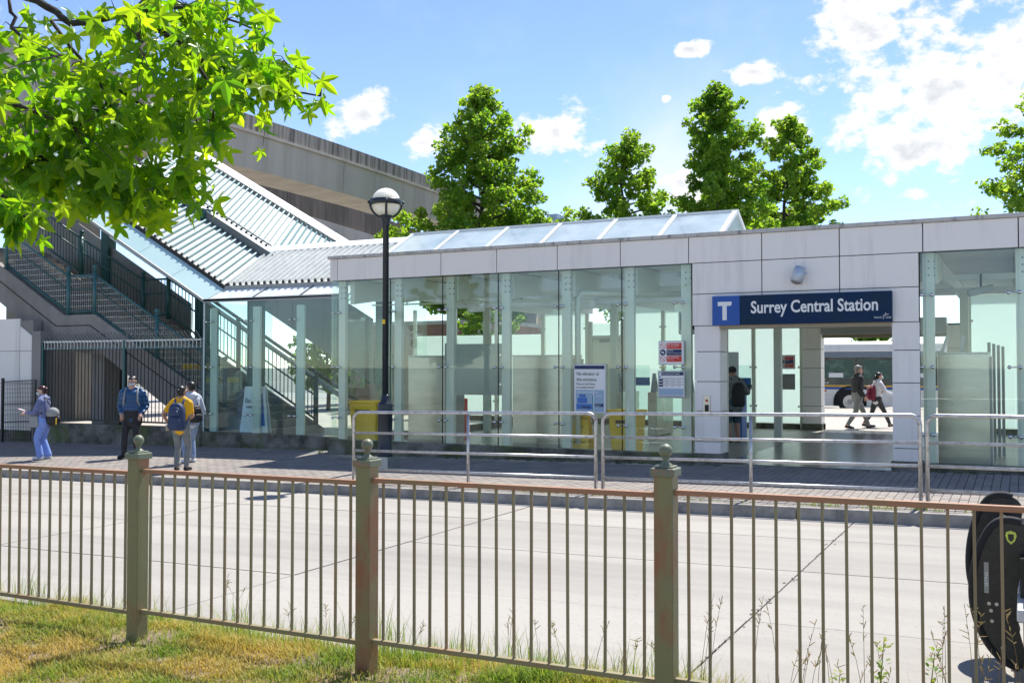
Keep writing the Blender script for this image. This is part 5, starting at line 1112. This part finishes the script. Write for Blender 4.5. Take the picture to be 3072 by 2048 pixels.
for (cx, n, hh) in ((-4.6, 40, .3), (-3.45, 70, .32), (-1.75, 40, .30), (-2.6, 30, .25), (-5.6, 20, .2)):
    for _ in range(n): x = rgx.gauss(cx, .16); y = rgx.uniform(4.75, 5.1); h = hh * rgx.uniform(.5, 1.25); blade(tg, x, y, lawn_z(x, y), h, .005, rgx.uniform(0, 6.28), h * rgx.uniform(.2, .7), rgx)
tag(tg.build('tall_grass', 'grass_green', recalc=False), 'taller green grass tufts growing along the foot of the fence', 'grass', kind='stuff')
sd = MB()
for k in range(70):
    x = rgx.choice([rgx.uniform(-1.45, .6), rgx.uniform(-1.45, .6), rgx.uniform(-4.9, -1.6)]); y = rgx.uniform(4.75, 5.1); z = lawn_z(x, y); h = rgx.uniform(.3, .62) if x > -1.5 else rgx.uniform(.2, .4); a = rgx.uniform(0, 6.28); lx_ = rgx.uniform(.02, .14)
    pts = [Vector((x + math.cos(a) * lx_ * t * t, y + math.sin(a) * lx_ * t * t, z + h * t)) for t in (0, .35, .7, 1)]
    sd.tube(pts, [.0016, .0014, .0011, .0008], 4, False)
    for q in range(rgx.randint(5, 11)):
        f = rgx.uniform(.72, 1.0); c = pts[2].lerp(pts[3], (f - .7) / .3); d = Vector((rgx.gauss(0, 1), rgx.gauss(0, 1), rgx.uniform(.3, 1.6))).normalized(); e = c + d * rgx.uniform(.012, .035); s_ = d.cross(Vector((0, 1, .2))).normalized() * .0022
        sd.add([c - s_, c + s_, e + s_ * .8, e + d * .008, e - s_ * .8], [(0, 1, 2, 3, 4)])
tag(sd.build('seed_grass', 'straw', recalc=False), 'thin dry grass stalks with seed heads along the fence', 'grass', kind='stuff')
def weed(x, y, h, seed, label):
    r_ = random.Random(seed); z = lawn_z(x, y); o = tag(empty('weed_plant', (x, y, z)), label, 'plant', 'leafy weeds by the fence'); a = r_.uniform(0, 6.28); pts = [(x + .05 * math.cos(a) * t, y + .05 * math.sin(a) * t, z + h * t) for t in (0, .3, .6, 1)]
    MB().tube(pts, [.004, .0035, .003, .0015], 5).build('stem', 'grass_green', o, recalc=False); mb = MB()
    for k in range(70):
        t = r_.uniform(.12, 1); c = Vector((x + .05 * math.cos(a) * t, y + .05 * math.sin(a) * t, z + h * t)); d = Vector((r_.gauss(0, 1), r_.gauss(0, 1), .5)).normalized(); e = c + d * r_.uniform(.01, .055) * (1.15 - t * .6); s_ = d.cross(Vector((0, 0, 1))).normalized() * .010; l = .026
        mb.add([e, e + d * l * .5 + s_, e + d * l, e + d * l * .5 - s_], [(0, 1, 2, 3)])
    mb.build('leaves', 'grass_green', o, recalc=False)
weed(-.62, 4.78, .44, 1, 'tallest leafy weed with small round leaves behind the fence bars'); weed(-.42, 4.80, .40, 2, 'leafy weed with narrow spire of leaves beside the tallest weed'); weed(-.80, 4.85, .24, 3, 'short leafy weed at the foot of the two taller weeds')
# weeds in the pavement joints and along plinths
kw = MB()
for (x0, x1, y, n, hh) in ((-10.3, -9.7, 14.6, 160, .05), (-13.3, -12.8, 16.85, 130, .09), (-2.6, -.3, 13.12, 420, .045), (-6.6, -5.3, 13.12, 120, .03), (-17.0, -13.2, 17.53, 260, .05), (-12.5, -5.4, 16.89, 260, .035), (-1.4, .6, 16.89, 120, .04), (-4.4, -3.2, 13.12, 80, .03), (.2, 1.5, 13.12, 260, .05)):
    for _ in range(n):
        x = rgx.uniform(x0, x1); yy = y + rgx.gauss(0, .022); h = hh * rgx.uniform(.4, 1.4)
        if mn.noise(Vector((x * 2.2, y, 0))) < -.15: continue
        blade(kw, x, yy, side_z(x, yy), h, .008, rgx.uniform(0, 6.28), h * .5, rgx)
tag(kw.build('pavement_weeds', 'grass_green', recalc=False), 'small weeds sprouting along the kerb and plinth joints', 'weeds', kind='stuff')
# distant tower block
tw = tag(empty('tower_block', (-125, 273, -1.2)), 'distant blue glass tower block just visible beside the tall tree', 'building')
mat('tower_wall', (.30, .36, .42), .5); mat('tower_glass', (.08, .14, .2), .15)
MB().box(-130.5, -122.5, 272, 284, -1.2, 46.5).build('wall', 'tower_wall', tw); MB().box(-129.5, -126, 274, 280, 46.5, 48.2).build('roof_plant', 'tower_wall', tw)
wm = boxmesh('window', 'tower_glass', 1.5, .3, 1.9)
for i in range(4):
    for j in range(6): link('window', wm, (-129.4 + i * 2.0, 271.95, 31 + j * 2.8), tw)
# brick block with a gate, seen through the hall glass
bb = tag(empty('brick_building', (-21, 33, -.02)), 'low red brick building seen through the corner of the glass hall', 'building')
pbox('wall', 'brick_far', -25, -18.2, 33, 38, -.02, 3.3, bb); pbox('coping', 'coping', -25.1, -18.1, 32.9, 38.1, 3.3, 3.45, bb); pbox('door', 'white_steel', -20.9, -19.9, 32.95, 33.0, -.02, 2.1, bb); pbox('window', 'bus_glass', -23.6, -22.0, 32.95, 33.0, 1.0, 2.2, bb)
# ---------------------------------------------------------------- people
mat('skin', (.50, .30, .215), .5); mat('skin_tan', (.36, .205, .14), .5); mat('skin_light', (.56, .36, .28), .5)
mat('hair_black', (.014, .011, .011), .4); mat('hair_red', (.055, .016, .018), .35); mat('hair_grey', (.17, .165, .16), .5)
mat('cl_scrubs', (.16, .26, .62), .8, col2=(.22, .33, .70), nscale=9); mat('cl_hoodie_blue', (.11, .13, .26), .85, col2=(.17, .2, .34), nscale=8, nlo=.35, nhi=.65); mat('cl_navy_puffer', (.016, .075, .18), .35, wave=('Z', .085, .007)); mat('cl_black', (.016, .016, .018), .8, col2=(.03, .03, .032), nscale=12)
mat('cl_yellow', (.78, .40, .008), .8); mat('cl_grey', (.20, .215, .205), .85, col2=(.15, .16, .155), nscale=10); mat('cl_jeans', (.18, .26, .42), .85, col2=(.30, .38, .52), nscale=9); mat('cl_pale', (.52, .56, .62), .85, col2=(.42, .46, .55), nscale=8)
mat('cl_shorts', (.035, .085, .11), .85, col2=(.05, .11, .14), nscale=9); mat('cl_white', (.70, .70, .74), .8, col2=(.58, .6, .66), nscale=9); mat('cl_darkgrey', (.035, .037, .042), .8); mat('shoe_white', (.66, .68, .72), .5); mat('shoe_black', (.015, .015, .016), .5); mat('mask_blue', (.48, .68, .70), .7); mat('mask_print', (.72, .72, .76), .7, col2=(.03, .03, .05), nscale=70, nlo=.5, nhi=.55); mat('pink_case', (.75, .38, .48), .4); mat('bag_grey', (.28, .29, .29), .8); mat('bag_black', (.012, .012, .014), .6); mat('bag_navy', (.014, .03, .085), .6, col2=(.02, .042, .11), nscale=10); mat('strap_blue', (.05, .08, .22), .7); mat('bag_maroon', (.16, .006, .03), .7); mat('eye_dark', (.01, .008, .008), .2); mat('lip', (.30, .10, .08), .5); mat('cup_white', (.75, .74, .7), .5); mat('cup_kraft', (.42, .36, .24), .7)
DG = bpy.context.evaluated_depsgraph_get
def ik(a, c, l1, l2, pole):
    d = c - a; L_ = min(d.length, (l1 + l2) * .999); u = d.normalized(); x = (l1 * l1 - l2 * l2 + L_ * L_) / (2 * L_); h = math.sqrt(max(l1 * l1 - x * x, 0)); p = pole - u * pole.dot(u); p = p.normalized() if p.length > 1e-6 else Vector((0, 1, 0)); return a + u * x + p * h
def person(label, loc, rz, H, mats, feet, hands, lean=0.0, hip=None, head_turn=0.0, head_dn=0.0, bulk=1.0, female=False, sleeve='long', shorts=False, elbow=None, waist=.0, hair='short', hairm='hair_black', mask=None, glasses=False, cap=None, curl=1.0, twist=0.0, jacket_drop=0.0, hood=False):
    """local frame: x right, y forward, z up; mats: skin, top, bottom, shoe"""
    o = tag(empty('person', loc, rz), label, 'person', None); k = H / 1.75
    S = []       # (mesh, mat index) primitives
    allmb = MB(); samples = []
    def limb(pts, rs, mi, n=12, flat_=None, add=True):
        pts = [Vector(p) for p in pts]; mb = MB(); P = []; Q = []
        d0 = (pts[1] - pts[0]).normalized(); d1 = (pts[-1] - pts[-2]).normalized()
        P += [pts[0] - d0 * rs[0] * .85, pts[0] - d0 * rs[0] * .5]; Q += [rs[0] * .35, rs[0] * .85]; P += pts; Q += rs; P += [pts[-1] + d1 * rs[-1] * .5, pts[-1] + d1 * rs[-1] * .85]; Q += [rs[-1] * .85, rs[-1] * .35]
        b = len(allmb.v); allmb.tube(P, Q, n)
        if flat_:
            c0 = pts[0]
            for i in range(b, len(allmb.v)): v = allmb.v[i]; allmb.v[i] = (v[0] * flat_[0] + c0.x * (1 - flat_[0]), v[1] * flat_[1] + c0.y * (1 - flat_[1]), v[2])
        for a_, b_, ra, rb in zip(pts[:-1], pts[1:], rs[:-1], rs[1:]):
            m = max(2, int((b_ - a_).length / .02))
            for q in range(m + 1): f = q / m; samples.append((a_.lerp(b_, f), ra + (rb - ra) * f, mi))
    hp = Vector(hip) if hip else Vector((0, 0, .53 * H)); tl = Vector((0, math.sin(lean), math.cos(lean)))
    ch = hp + tl * .22 * H; nk = hp + tl * .305 * H; hd = nk + Vector((0, math.sin(lean) * .05, .085 * H)) + Vector((0, .03 * k, 0))
    sw = (.105 if female else .118) * H * .98; hw = .052 * H
    Rt = Matrix.Rotation(twist, 3, 'Z')
    # torso (jacket or shirt) as stacked flattened ellipses
    prof = [(hp + tl * (-.03 - jacket_drop) * H, .098 if not female else .102), (hp + tl * .03 * H, .096), (hp + tl * .10 * H, .089 if female else .098), (hp + tl * .18 * H, .098 if female else .108), (hp + tl * .25 * H, .098 if female else .112), (hp + tl * .29 * H, .070)]
    b = len(allmb.v); limb([p for p, _ in prof], [r_ * H * bulk for _, r_ in prof], 1, 16)
    for i in range(b, len(allmb.v)):
        v = Vector(allmb.v[i]); f = min(1, max(0, (v.z - hp.z) / (.3 * H))); yc = hp.y + (ch.y - hp.y) * f; allmb.v[i] = (v.x * 1.16, yc + (v.y - yc) * .74, v.z)
    limb([hp + Vector((-.035 * H, 0, -.01 * H)), hp + Vector((.035 * H, 0, -.01 * H))], [.075 * H * bulk ** .5, .075 * H * bulk ** .5], 2, 12, (1, .85))
    for s in (-1, 1): limb([nk + tl * -.012 * H + Rt @ Vector((s * .02 * H, 0, 0)), nk - tl * .025 * H + Rt @ Vector((s * sw * .86, 0, 0))], [.038 * H * bulk, .034 * H * bulk], 1)
    limb([nk - tl * .02 * H, hd - Vector((0, .02 * k, .03 * H))], [.034 * H, .030 * H], 0)
    # head: skull, jaw, nose
    Rh = Matrix.Rotation(head_turn, 3, 'Z') @ Matrix.Rotation(-head_dn, 3, 'X'); hl = .064 * H
    limb([hd + Rh @ Vector((0, -.018, .012)) * k, hd + Rh @ Vector((0, .012, .018)) * k], [.052 * H * 1.02, .050 * H], 0, 14, None)
    limb([hd + Rh @ Vector((0, .012, -.02)) * k, hd + Rh @ Vector((0, .045, -.085)) * k], [.046 * H, .026 * H], 0, 12)
    if not mask: limb([hd + Rh @ Vector((0, .085, .005)) * k, hd + Rh @ Vector((0, .108, -.03)) * k], [.010, .015], 0, 8)
    for s in (-1, 1): limb([hd + Rh @ Vector((s * .083, -.008, -.015)) * k, hd + Rh @ Vector((s * .086, -.010, .018)) * k], [.014, .017], 0, 8)
    # legs
    ankles = []
    for s, f in zip((-1, 1), feet):
        hj = hp + Vector((s * hw, 0, -.02 * H)); an = Vector(f[:3]) + Vector((0, 0, .075)); pole = Vector((s * .12, 1, 0)) if len(f) < 5 else Vector(f[4]); kn = ik(hj, an, .245 * H, .235 * H, pole)
        an2 = kn + (an - kn).normalized() * min((an - kn).length, .24 * H)
        wd = 1.0 if mats[2] != 'cl_scrubs' else 1.22
        if shorts:
            low = hj.lerp(kn, .98); limb([hj, low], [.062 * H, .055 * H], 2); limb([kn, kn.lerp(an2, .4), an2], [.035 * H, .036 * H, .024 * H], 0)
        else: limb([hj, hj.lerp(kn, .5), kn, kn.lerp(an2, .4), an2 - (an2 - kn).normalized() * .02], [.056 * H * wd, .050 * H * wd, .038 * H * wd, .037 * H * wd, (.029 if wd == 1 else .046) * H], 2)
        if wd == 1: limb([kn.lerp(an2, .86), an2], [.026 * H, .024 * H], 0)
        yaw_ = f[3] if len(f) > 3 else 0; d = Vector((math.sin(yaw_), math.cos(yaw_), 0)); pit = f[5] if len(f) > 5 else 0
        hl_ = an2 + Vector((0, 0, -.035)) - d * .035; tp_ = hl_ + d * .20 * k + Vector((0, 0, -.012 - pit)); limb([hl_, hl_.lerp(tp_, .5) + Vector((0, 0, .006)), tp_], [.040 * k, .043 * k, .034 * k], 3, 10)
    # arms
    wr = []
    for i, (s, h_) in enumerate(zip((-1, 1), hands)):
        sj = nk - tl * .045 * H + Rt @ Vector((s * sw, 0, 0)); hn = Vector(h_); pole = Vector(elbow[i]) if elbow else Vector((s * .5, -1, -.2)); el_ = ik(sj, hn, .172 * H, .155 * H, pole); hn = el_ + (hn - el_).normalized() * min((hn - el_).length, .155 * H)
        if sleeve == 'long': limb([sj, sj.lerp(el_, .5), el_], [.040 * H * bulk, .036 * H * bulk, .031 * H * bulk], 1); limb([el_, hn.lerp(el_, .12)], [.031 * H * bulk, .023 * H * bulk], 1); limb([hn.lerp(el_, .14), hn], [.017 * H, .016 * H], 0)
        else: limb([sj, sj.lerp(el_, .62)], [.040 * H, .038 * H], 1); limb([sj.lerp(el_, .5), el_, el_.lerp(hn, .5), hn], [.029 * H, .024 * H, .022 * H, .015 * H], 0)
        wr.append((hn, (hn - el_).normalized(), s))
    if hood:
        limb([nk + Vector((-.07, -.075, -.02)) * k, nk + Vector((0, -.12, -.03)) * k, nk + Vector((.07, -.075, -.02)) * k], [.05 * k, .058 * k, .05 * k], 1)
        for s in (-1, 1): limb([nk + Vector((s * .07, -.075, -.02)) * k, nk + Vector((s * .075, .01, .0)) * k, nk + Vector((s * .04, .08, -.05)) * k], [.05 * k, .036 * k, .02 * k], 1)
    # one continuous surface
    me = allmb.mesh('tmp', 'skin'); t = bpy.data.objects.new('tmp', me); COL.objects.link(t)
    md = t.modifiers.new('r', 'REMESH'); md.mode = 'VOXEL'; md.voxel_size = .0135; sm = t.modifiers.new('s', 'SMOOTH'); sm.factor = .5; sm.iterations = 3
    body = bpy.data.meshes.new_from_object(t.evaluated_get(DG())); bpy.data.objects.remove(t); body.name = 'body'
    kd = KDTree(len(samples))
    for i, (p, r_, mi) in enumerate(samples): kd.insert(p, i)
    kd.balance(); body.materials.clear()
    for m_ in mats: body.materials.append(MATS[m_])
    idx = []
    for pl_ in body.polygons:
        c = pl_.center; best = (9, 0)
        for co, i, dist in kd.find_n(c, 14):
            e = abs(dist - samples[i][1]) + .25 * dist; best = min(best, (e, samples[i][2]))
        idx.append(best[1])
    body.polygons.foreach_set('material_index', idx); body.polygons.foreach_set('use_smooth', [True] * len(idx))
    # hands appended to the same mesh: palm and five bent fingers each
    hm = MB()
    for hn, d, s in wr:
        up = Vector((0, 0, 1)) if abs(d.z) < .8 else Vector((0, 1, 0)); sd = d.cross(up).normalized(); nn = sd.cross(d)
        if abs(d.z) >= .8: sd, nn = Vector((0, 1, 0)) - d * d.y, Vector((-s, 0, 0)) - d * (-s * d.x); sd.normalize(); nn.normalize()
        else: nn = -nn
        hm.tube([hn - d * .02, hn + d * .035, hn + d * .085], [.021, .034, .036], 8)
        for q, (of, ln) in enumerate(((-.027, .062), (-.009, .074), (.009, .080), (.027, .070))):
            a = hn + d * .085 + sd * of; cv = .45 * curl; p1 = a + (d * .75 + nn * cv).normalized() * ln * .5; p2 = p1 + (d * .4 + nn * (cv + .5)).normalized() * ln * .5; hm.tube([a - d * .02, a, p1, p2], [.011, .010, .009, .006], 6)
        a = hn + d * .03 - sd * .03; hm.tube([a + sd * .01, a + (d * .5 - sd * .7 + nn * .3).normalized() * .035, a + (d * .9 - sd * .5 + nn * .5).normalized() * .07], [.013, .011, .007], 6)
    bm = bmesh.new(); bm.from_mesh(body); hmm = hm.mesh('h', 'skin', True); n0 = len(bm.faces); bm.from_mesh(hmm); bm.to_mesh(body); bm.free()
    ob = link('body', body, parent=None); ob.parent = o; ob.location = (0, 0, 0)
    def sub(name, mb, m, sm_=True): x = mb.build(name, m, None, sm_); x.parent = o; return x
    def HP(x, y, z): return hd + Rh @ (Vector((x, y, z)) * k)
    # hair
    hb = MB()
    def hball(c, r_, scl=(1, 1, 1)):
        b = len(hb.v); hb.ball((0, 0, 0), r_ * k, 16, 10, scl)
        for i in range(b, len(hb.v)): hb.v[i] = tuple(hd + Rh @ (Vector(hb.v[i]) + Vector(c) * k))
    if cap is None:
        hball((0, -.030, .040), .0985, (.94, 1.0, .92)); hball((0, .028, .078), .062, (1.05, .95, .50))
        if hair == 'bun': hball((0, -.115, .02), .045); hball((0, -.05, -.01), .085, (.95, .8, .9))
        if hair == 'pony': hball((0, -.06, -.01), .082, (.98, .8, 1.0)); hb.tube([HP(0, -.12, .03), HP(.02, -.15, -.05), HP(.015, -.13, -.16)], [.03, .032, .012], 8)
        if hair == 'short': hball((0, -.05, -.005), .082, (1.0, .75, .85))
        sub('hair', hb, hairm)
    else: hball((0, -.012, .036), .108, (.96, 1.05, .9)); sub('beanie', hb, cap)
    eb = MB()
    for s in (-1, 1): b = len(eb.v); eb.ball(HP(s * .032, .083, .012), .0105 * k, 8, 6)
    sub('eyes', eb, 'eye_dark')
    if glasses: sub('glasses', MB().bar(HP(-.06, .088, .014), HP(.06, .088, .014), .02, .028).bar(HP(-.07, .08, .014), HP(-.085, -.01, .014), .008, .008).bar(HP(.07, .08, .014), HP(.085, -.01, .014), .008, .008), 'eye_dark', False)
    if mask:
        mk = MB(); rows = []
        for j, (z, r_) in enumerate(((-.010, .060), (-.035, .072), (-.065, .068), (-.095, .046))):
            row = []
            for i in range(9): a = R(-78 + i * 19.5); row.append(HP(math.sin(a) * r_ * 1.12, .028 + math.cos(a) * (r_ + .028 - .012 * j), z))
            rows.append(row)
        mk.add([p for r_ in rows for p in r_], [(j * 9 + i, j * 9 + i + 1, (j + 1) * 9 + i + 1, (j + 1) * 9 + i) for j in range(3) for i in range(8)])
        x = sub('face_mask', mk, mask); md = x.modifiers.new('s', 'SOLIDIFY'); md.thickness = .006
    else: sub('mouth', MB().bar(HP(-.022, .077, -.058), HP(.022, .077, -.058), .012, .008), 'lip', False)
    return o, dict(nk=nk, hp=hp, ch=ch, tl=tl, k=k, H=H, wr=wr, hd=hd, sw=sw)
def backpack(label, loc, rz, info, m, mstrap, w_=.30, h=.44, d=.17, y0=-.13, dz=0.0, dx=0.0, pocket=True, group=None):
    o = tag(empty('backpack', loc, rz), label, 'backpack', group); k = info['k']; top = info['nk'].z - .05 * k + dz; yb = info['ch'].y + y0 * k
    def P(name, mb, mm, sm=True): x = mb.build(name, mm, None, sm); x.parent = o; return x
    def pack(cx, cy_, z0, z1, ww, dd, n=20):
        mb = MB(); prof = []
        for t in (0, .04, .12, .35, .6, .82, .94, 1):
            s = {0: .72, .04: .9, .12: 1, .35: 1, .6: .97, .82: .88, .94: .66, 1: .35}[t]; prof.append((s, z0 + (z1 - z0) * t))
        vs = []
        for s, z in prof:
            for q in range(n):
                a = 2 * math.pi * q / n; ca, sa = math.cos(a), math.sin(a); e = .55; vs.append((cx + math.copysign(abs(ca) ** e, ca) * ww / 2 * s, cy_ + math.copysign(abs(sa) ** e, sa) * dd / 2 * (s * .6 + .4), z))
        mb.add(vs, [(i * n + q, i * n + (q + 1) % n, (i + 1) * n + (q + 1) % n, (i + 1) * n + q) for i in range(len(prof) - 1) for q in range(n)] + [tuple(range(n))[::-1], tuple(range((len(prof) - 1) * n, len(prof) * n))]); return mb
    P('pack', pack(dx, yb - d / 2, top - h, top, w_, d), m)
    if pocket:
        P('front_pocket', pack(dx, yb - d - .02, top - h + .03, top - h * .5, w_ * .8, .08), m); P('top_pocket', pack(dx, yb - d - .005, top - h * .47, top - h * .15, w_ * .66, .06), m)
        P('zip_pull', MB().bar((dx + .07, yb - d - .05, top - h * .25), (dx + .07, yb - d - .05, top - h * .32), .008, .004), 'white_print', False)
    for s in (-1, 1): P('strap', MB().tube([(dx + s * .07, yb - .02, top - .06), (s * .085, yb + .02, info['nk'].z - .01), (s * .095, info['nk'].y + .03, info['nk'].z + .012), (s * .10, info['nk'].y + .115, info['nk'].z - .10), (s * .12, info['nk'].y + .10, info['nk'].z - .24), (s * .155, info['nk'].y - .02, info['nk'].z - .36), (dx + s * w_ * .42, yb - .03, top - h * .85)], .019, 8), mstrap)
    return o
def face(dx, dy): return math.atan2(-dx, dy)       # rotation so local +y points to (dx,dy)
CR, CF = Vector((.8886, .4587, 0)), Vector((-.4587, .8886, 0))     # image right / away from the viewer, on the ground
def ang(r_, f): v = CR * r_ + CF * f; return face(v.x, v.y)
# 1 woman in scrubs looking at a phone, facing left
pz_ = side_z(-18.83, 14.5); o, I = person('woman in blue scrub trousers and hooded jacket reading a pink phone by the white wall', (-18.83, 14.5, pz_), ang(-1, -.12), 1.60, ['skin_light', 'cl_hoodie_blue', 'cl_scrubs', 'shoe_white'], [(-.10, .05, 0, .1), (.09, -.06, 0, -.1)], [(-.10, .36, 1.0), (.14, .30, .98)], lean=.10, head_dn=.22, bulk=1.16, female=True, hair='bun', hairm='hair_red', mask='mask_blue', glasses=True, elbow=[(-.6, -.6, -.6), (.6, -.6, -.6)], hood=True)
loc = Vector((-18.83, 14.5, pz_)); rz = ang(-1, -.12)
ph = tag(empty('mobile_phone', loc, rz), 'pink phone held by the woman in scrubs', 'phone'); x = MB().bar((-.02, .40, 1.05), (-.02, .54, 1.09), .085, .012).build('case', 'pink_case'); x.parent = ph; x = MB().bar((-.02, .41, 1.06), (-.02, .53, 1.094), .07, .003).build('screen', 'white_print'); x.parent = ph
sb = tag(empty('shoulder_bag', loc, rz), 'black and grey shoulder bag slung at the hip of the woman in scrubs', 'bag')
mbp = MB().ball((-.12, -.21, .86), .17, 16, 10, (.62, .95, .80)); x = mbp.build('bag_body', 'bag_black', None, True); x.parent = sb; x = MB().ball((-.13, -.20, 1.0), .14, 14, 9, (.7, 1, .9)).build('bag_top', 'bag_grey', None, True); x.parent = sb; x = MB().tube([(-.14, -.22, 1.05), (-.13, -.06, 1.32), (-.08, .03, 1.36), (-.10, .12, 1.22), (-.2, .0, .98)], .013, 6).build('strap', 'bag_black', None, True); x.parent = sb; x = MB().bar((-.20, -.30, .90), (-.20, -.30, .76), .03, .02).build('tassel', 'yellow_plastic'); x.parent = sb
tb = tag(empty('tote_bag', loc, rz), 'small light grey tote bag hanging from the forearm of the woman in scrubs', 'bag'); x = MB().hexa([(-.20, .06, .70), (-.10, .06, .70), (-.10, .28, .70), (-.20, .28, .70), (-.19, .09, .95), (-.12, .09, .95), (-.12, .25, .95), (-.19, .25, .95)]).build('bag_body', 'bag_grey', None, False, .02); x.parent = tb; x = MB().tube([(-.15, .10, .94), (-.16, .16, 1.06), (-.15, .23, .94)], .008, 6).build('handle', 'bag_grey', None, True); x.parent = tb
# 2 man in blue puffer jacket facing the viewer
loc = Vector((-17.07, 15.29, side_z(-17.07, 15.29))); rz = ang(.12, -1)
o, I = person('man in blue quilted jacket and black trousers with hands in pockets', loc, rz, 1.76, ['skin', 'cl_navy_puffer', 'cl_black', 'shoe_black'], [(-.10, -.02, 0, -.15), (.13, .14, 0, .45)], [(-.205, .09, .92), (.205, .09, .92)], head_turn=-.25, head_dn=.12, bulk=1.08, mask='mask_print', elbow=[(-.55, -1, 0), (.55, -1, 0)], jacket_drop=.06, hair='short', curl=1.6)
bs = tag(empty('backpack_straps', loc, rz), 'grey straps of the bag worn by the man in the quilted jacket', 'bag')
for s in (-1, 1): x = MB().tube([(s * .12, -.14, 1.20), (s * .125, -.06, 1.475), (s * .125, .02, 1.49), (s * .13, .12, 1.40), (s * .14, .15, 1.22), (s * .17, .06, 1.10)], .018, 6).build('strap', 'bag_grey', None, True); x.parent = bs
x = MB().ball((0, -.20, 1.24), .15, 14, 9, (.9, .55, 1.3)).build('pack', 'bag_grey', None, True); x.parent = bs
# 3 woman in yellow with navy backpack, seen from behind
loc = Vector((-14.04, 13.72, side_z(-14.04, 13.72))); rz = ang(.10, 1)
o, I = person('woman in yellow T-shirt and grey leggings seen from behind with a cup', loc, rz, 1.60, ['skin_tan', 'cl_yellow', 'cl_grey', 'shoe_black'], [(-.085, .0, 0, -.15), (.085, .05, 0, .2)], [(-.245, .06, .84), (.10, .27, 1.02)], female=True, sleeve='short', hair='bun', head_turn=-.25, bulk=.98, elbow=[(-1, -.5, 0), (.35, -.6, -1)])
backpack('navy blue backpack on the woman in the yellow T-shirt', loc, rz, I, 'bag_navy', 'strap_blue', .31, .50, .19, y0=-.095, dz=-.02)
cu = tag(empty('drink_cup', loc, rz), 'white lidded drink cup held by the woman in yellow', 'cup'); x = MB().lathe([(.028, 0), (.036, .10)], 14, (-.285, .05, .74)).build('cup', 'cup_kraft', None, True); x.parent = cu; x = MB().lathe([(.040, .10), (.040, .118), (.034, .125)], 14, (-.285, .05, .74)).build('lid', 'cup_white', None, True); x.parent = cu
# 4 companion half hidden behind her
loc = Vector((-14.90, 14.82, side_z(-14.90, 14.82))); rz = ang(-.75, .65)
o, I = person('dark haired companion in pale hooded top half hidden behind the woman in yellow', loc, rz, 1.64, ['skin', 'cl_pale', 'cl_jeans', 'shoe_white'], [(-.09, 0, 0, -.1), (.09, .03, 0, .1)], [(-.22, .12, .88), (.20, .24, 1.0)], female=True, hair='short', bulk=1.05, hood=True, mask='mask_blue')
backpack('small black backpack on the companion in the pale hooded top', loc, rz, I, 'bag_black', 'bag_black', .25, .34, .15, y0=-.10, dz=-.17)
# 5 person in grey hoodie at the kiosk
loc = Vector((-5.72, 21.75, 0)); rz = ang(-.25, 1)
o, I = person('person in grey hoodie, beanie and shorts standing at the kiosk in the passage', loc, rz, 1.68, ['skin_tan', 'cl_grey', 'cl_shorts', 'shoe_black'], [(-.10, .0, 0, -.1), (.11, .02, 0, .2)], [(-.16, .34, 1.05), (.27, .30, 1.08)], lean=.12, head_dn=.35, bulk=1.16, cap='cl_black', shorts=True, hood=True, jacket_drop=.02)
backpack('black backpack on the person in the grey hoodie', loc, rz, I, 'bag_black', 'bag_black', .29, .52, .17, y0=-.115, dz=-.04, dx=.03, pocket=False)
# 6 man walking right
loc = Vector((-4.12, 28.5, -.02)); rz = ang(1, .05)
o, I = person('grey haired man in black track jacket and grey trousers striding past the passage', loc, rz, 1.78, ['skin', 'cl_black', 'cl_grey', 'shoe_black'], [(-.08, .36, .0, 0, (0, 1, 0), -.03), (.08, -.30, .02, 0, (0, 1, 0), .03)], [(-.12, .34, 1.12), (.28, .12, .86)], lean=.03, hip=(0, .02, .905), hairm='hair_grey', glasses=True, bulk=1.12, elbow=[(-.3, -.6, -1), (.4, -1, -.2)])
# 7 woman walking right with maroon pack
loc = Vector((-3.70, 29.3, -.02)); rz = ang(1, .05)
o, I = person('woman in pale hooded jacket and black trousers walking with a maroon backpack', loc, rz, 1.58, ['skin', 'cl_white', 'cl_darkgrey', 'shoe_black'], [(-.07, -.34, .03, 0, (0, 1, 0), .04), (.07, .34, .0, 0, (0, 1, 0), -.03)], [(-.22, .10, .84), (.24, .38, .90)], lean=.10, hip=(0, 0, .80), female=True, hair='pony', mask='mask_blue', bulk=1.08, hood=True, elbow=[(-.5, -1, 0), (.5, -1, -.3)])
backpack('maroon backpack on the walking woman in the pale jacket', loc, rz, I, 'bag_maroon', 'bag_maroon', .29, .42, .17, y0=-.10, dz=-.06, pocket=True)
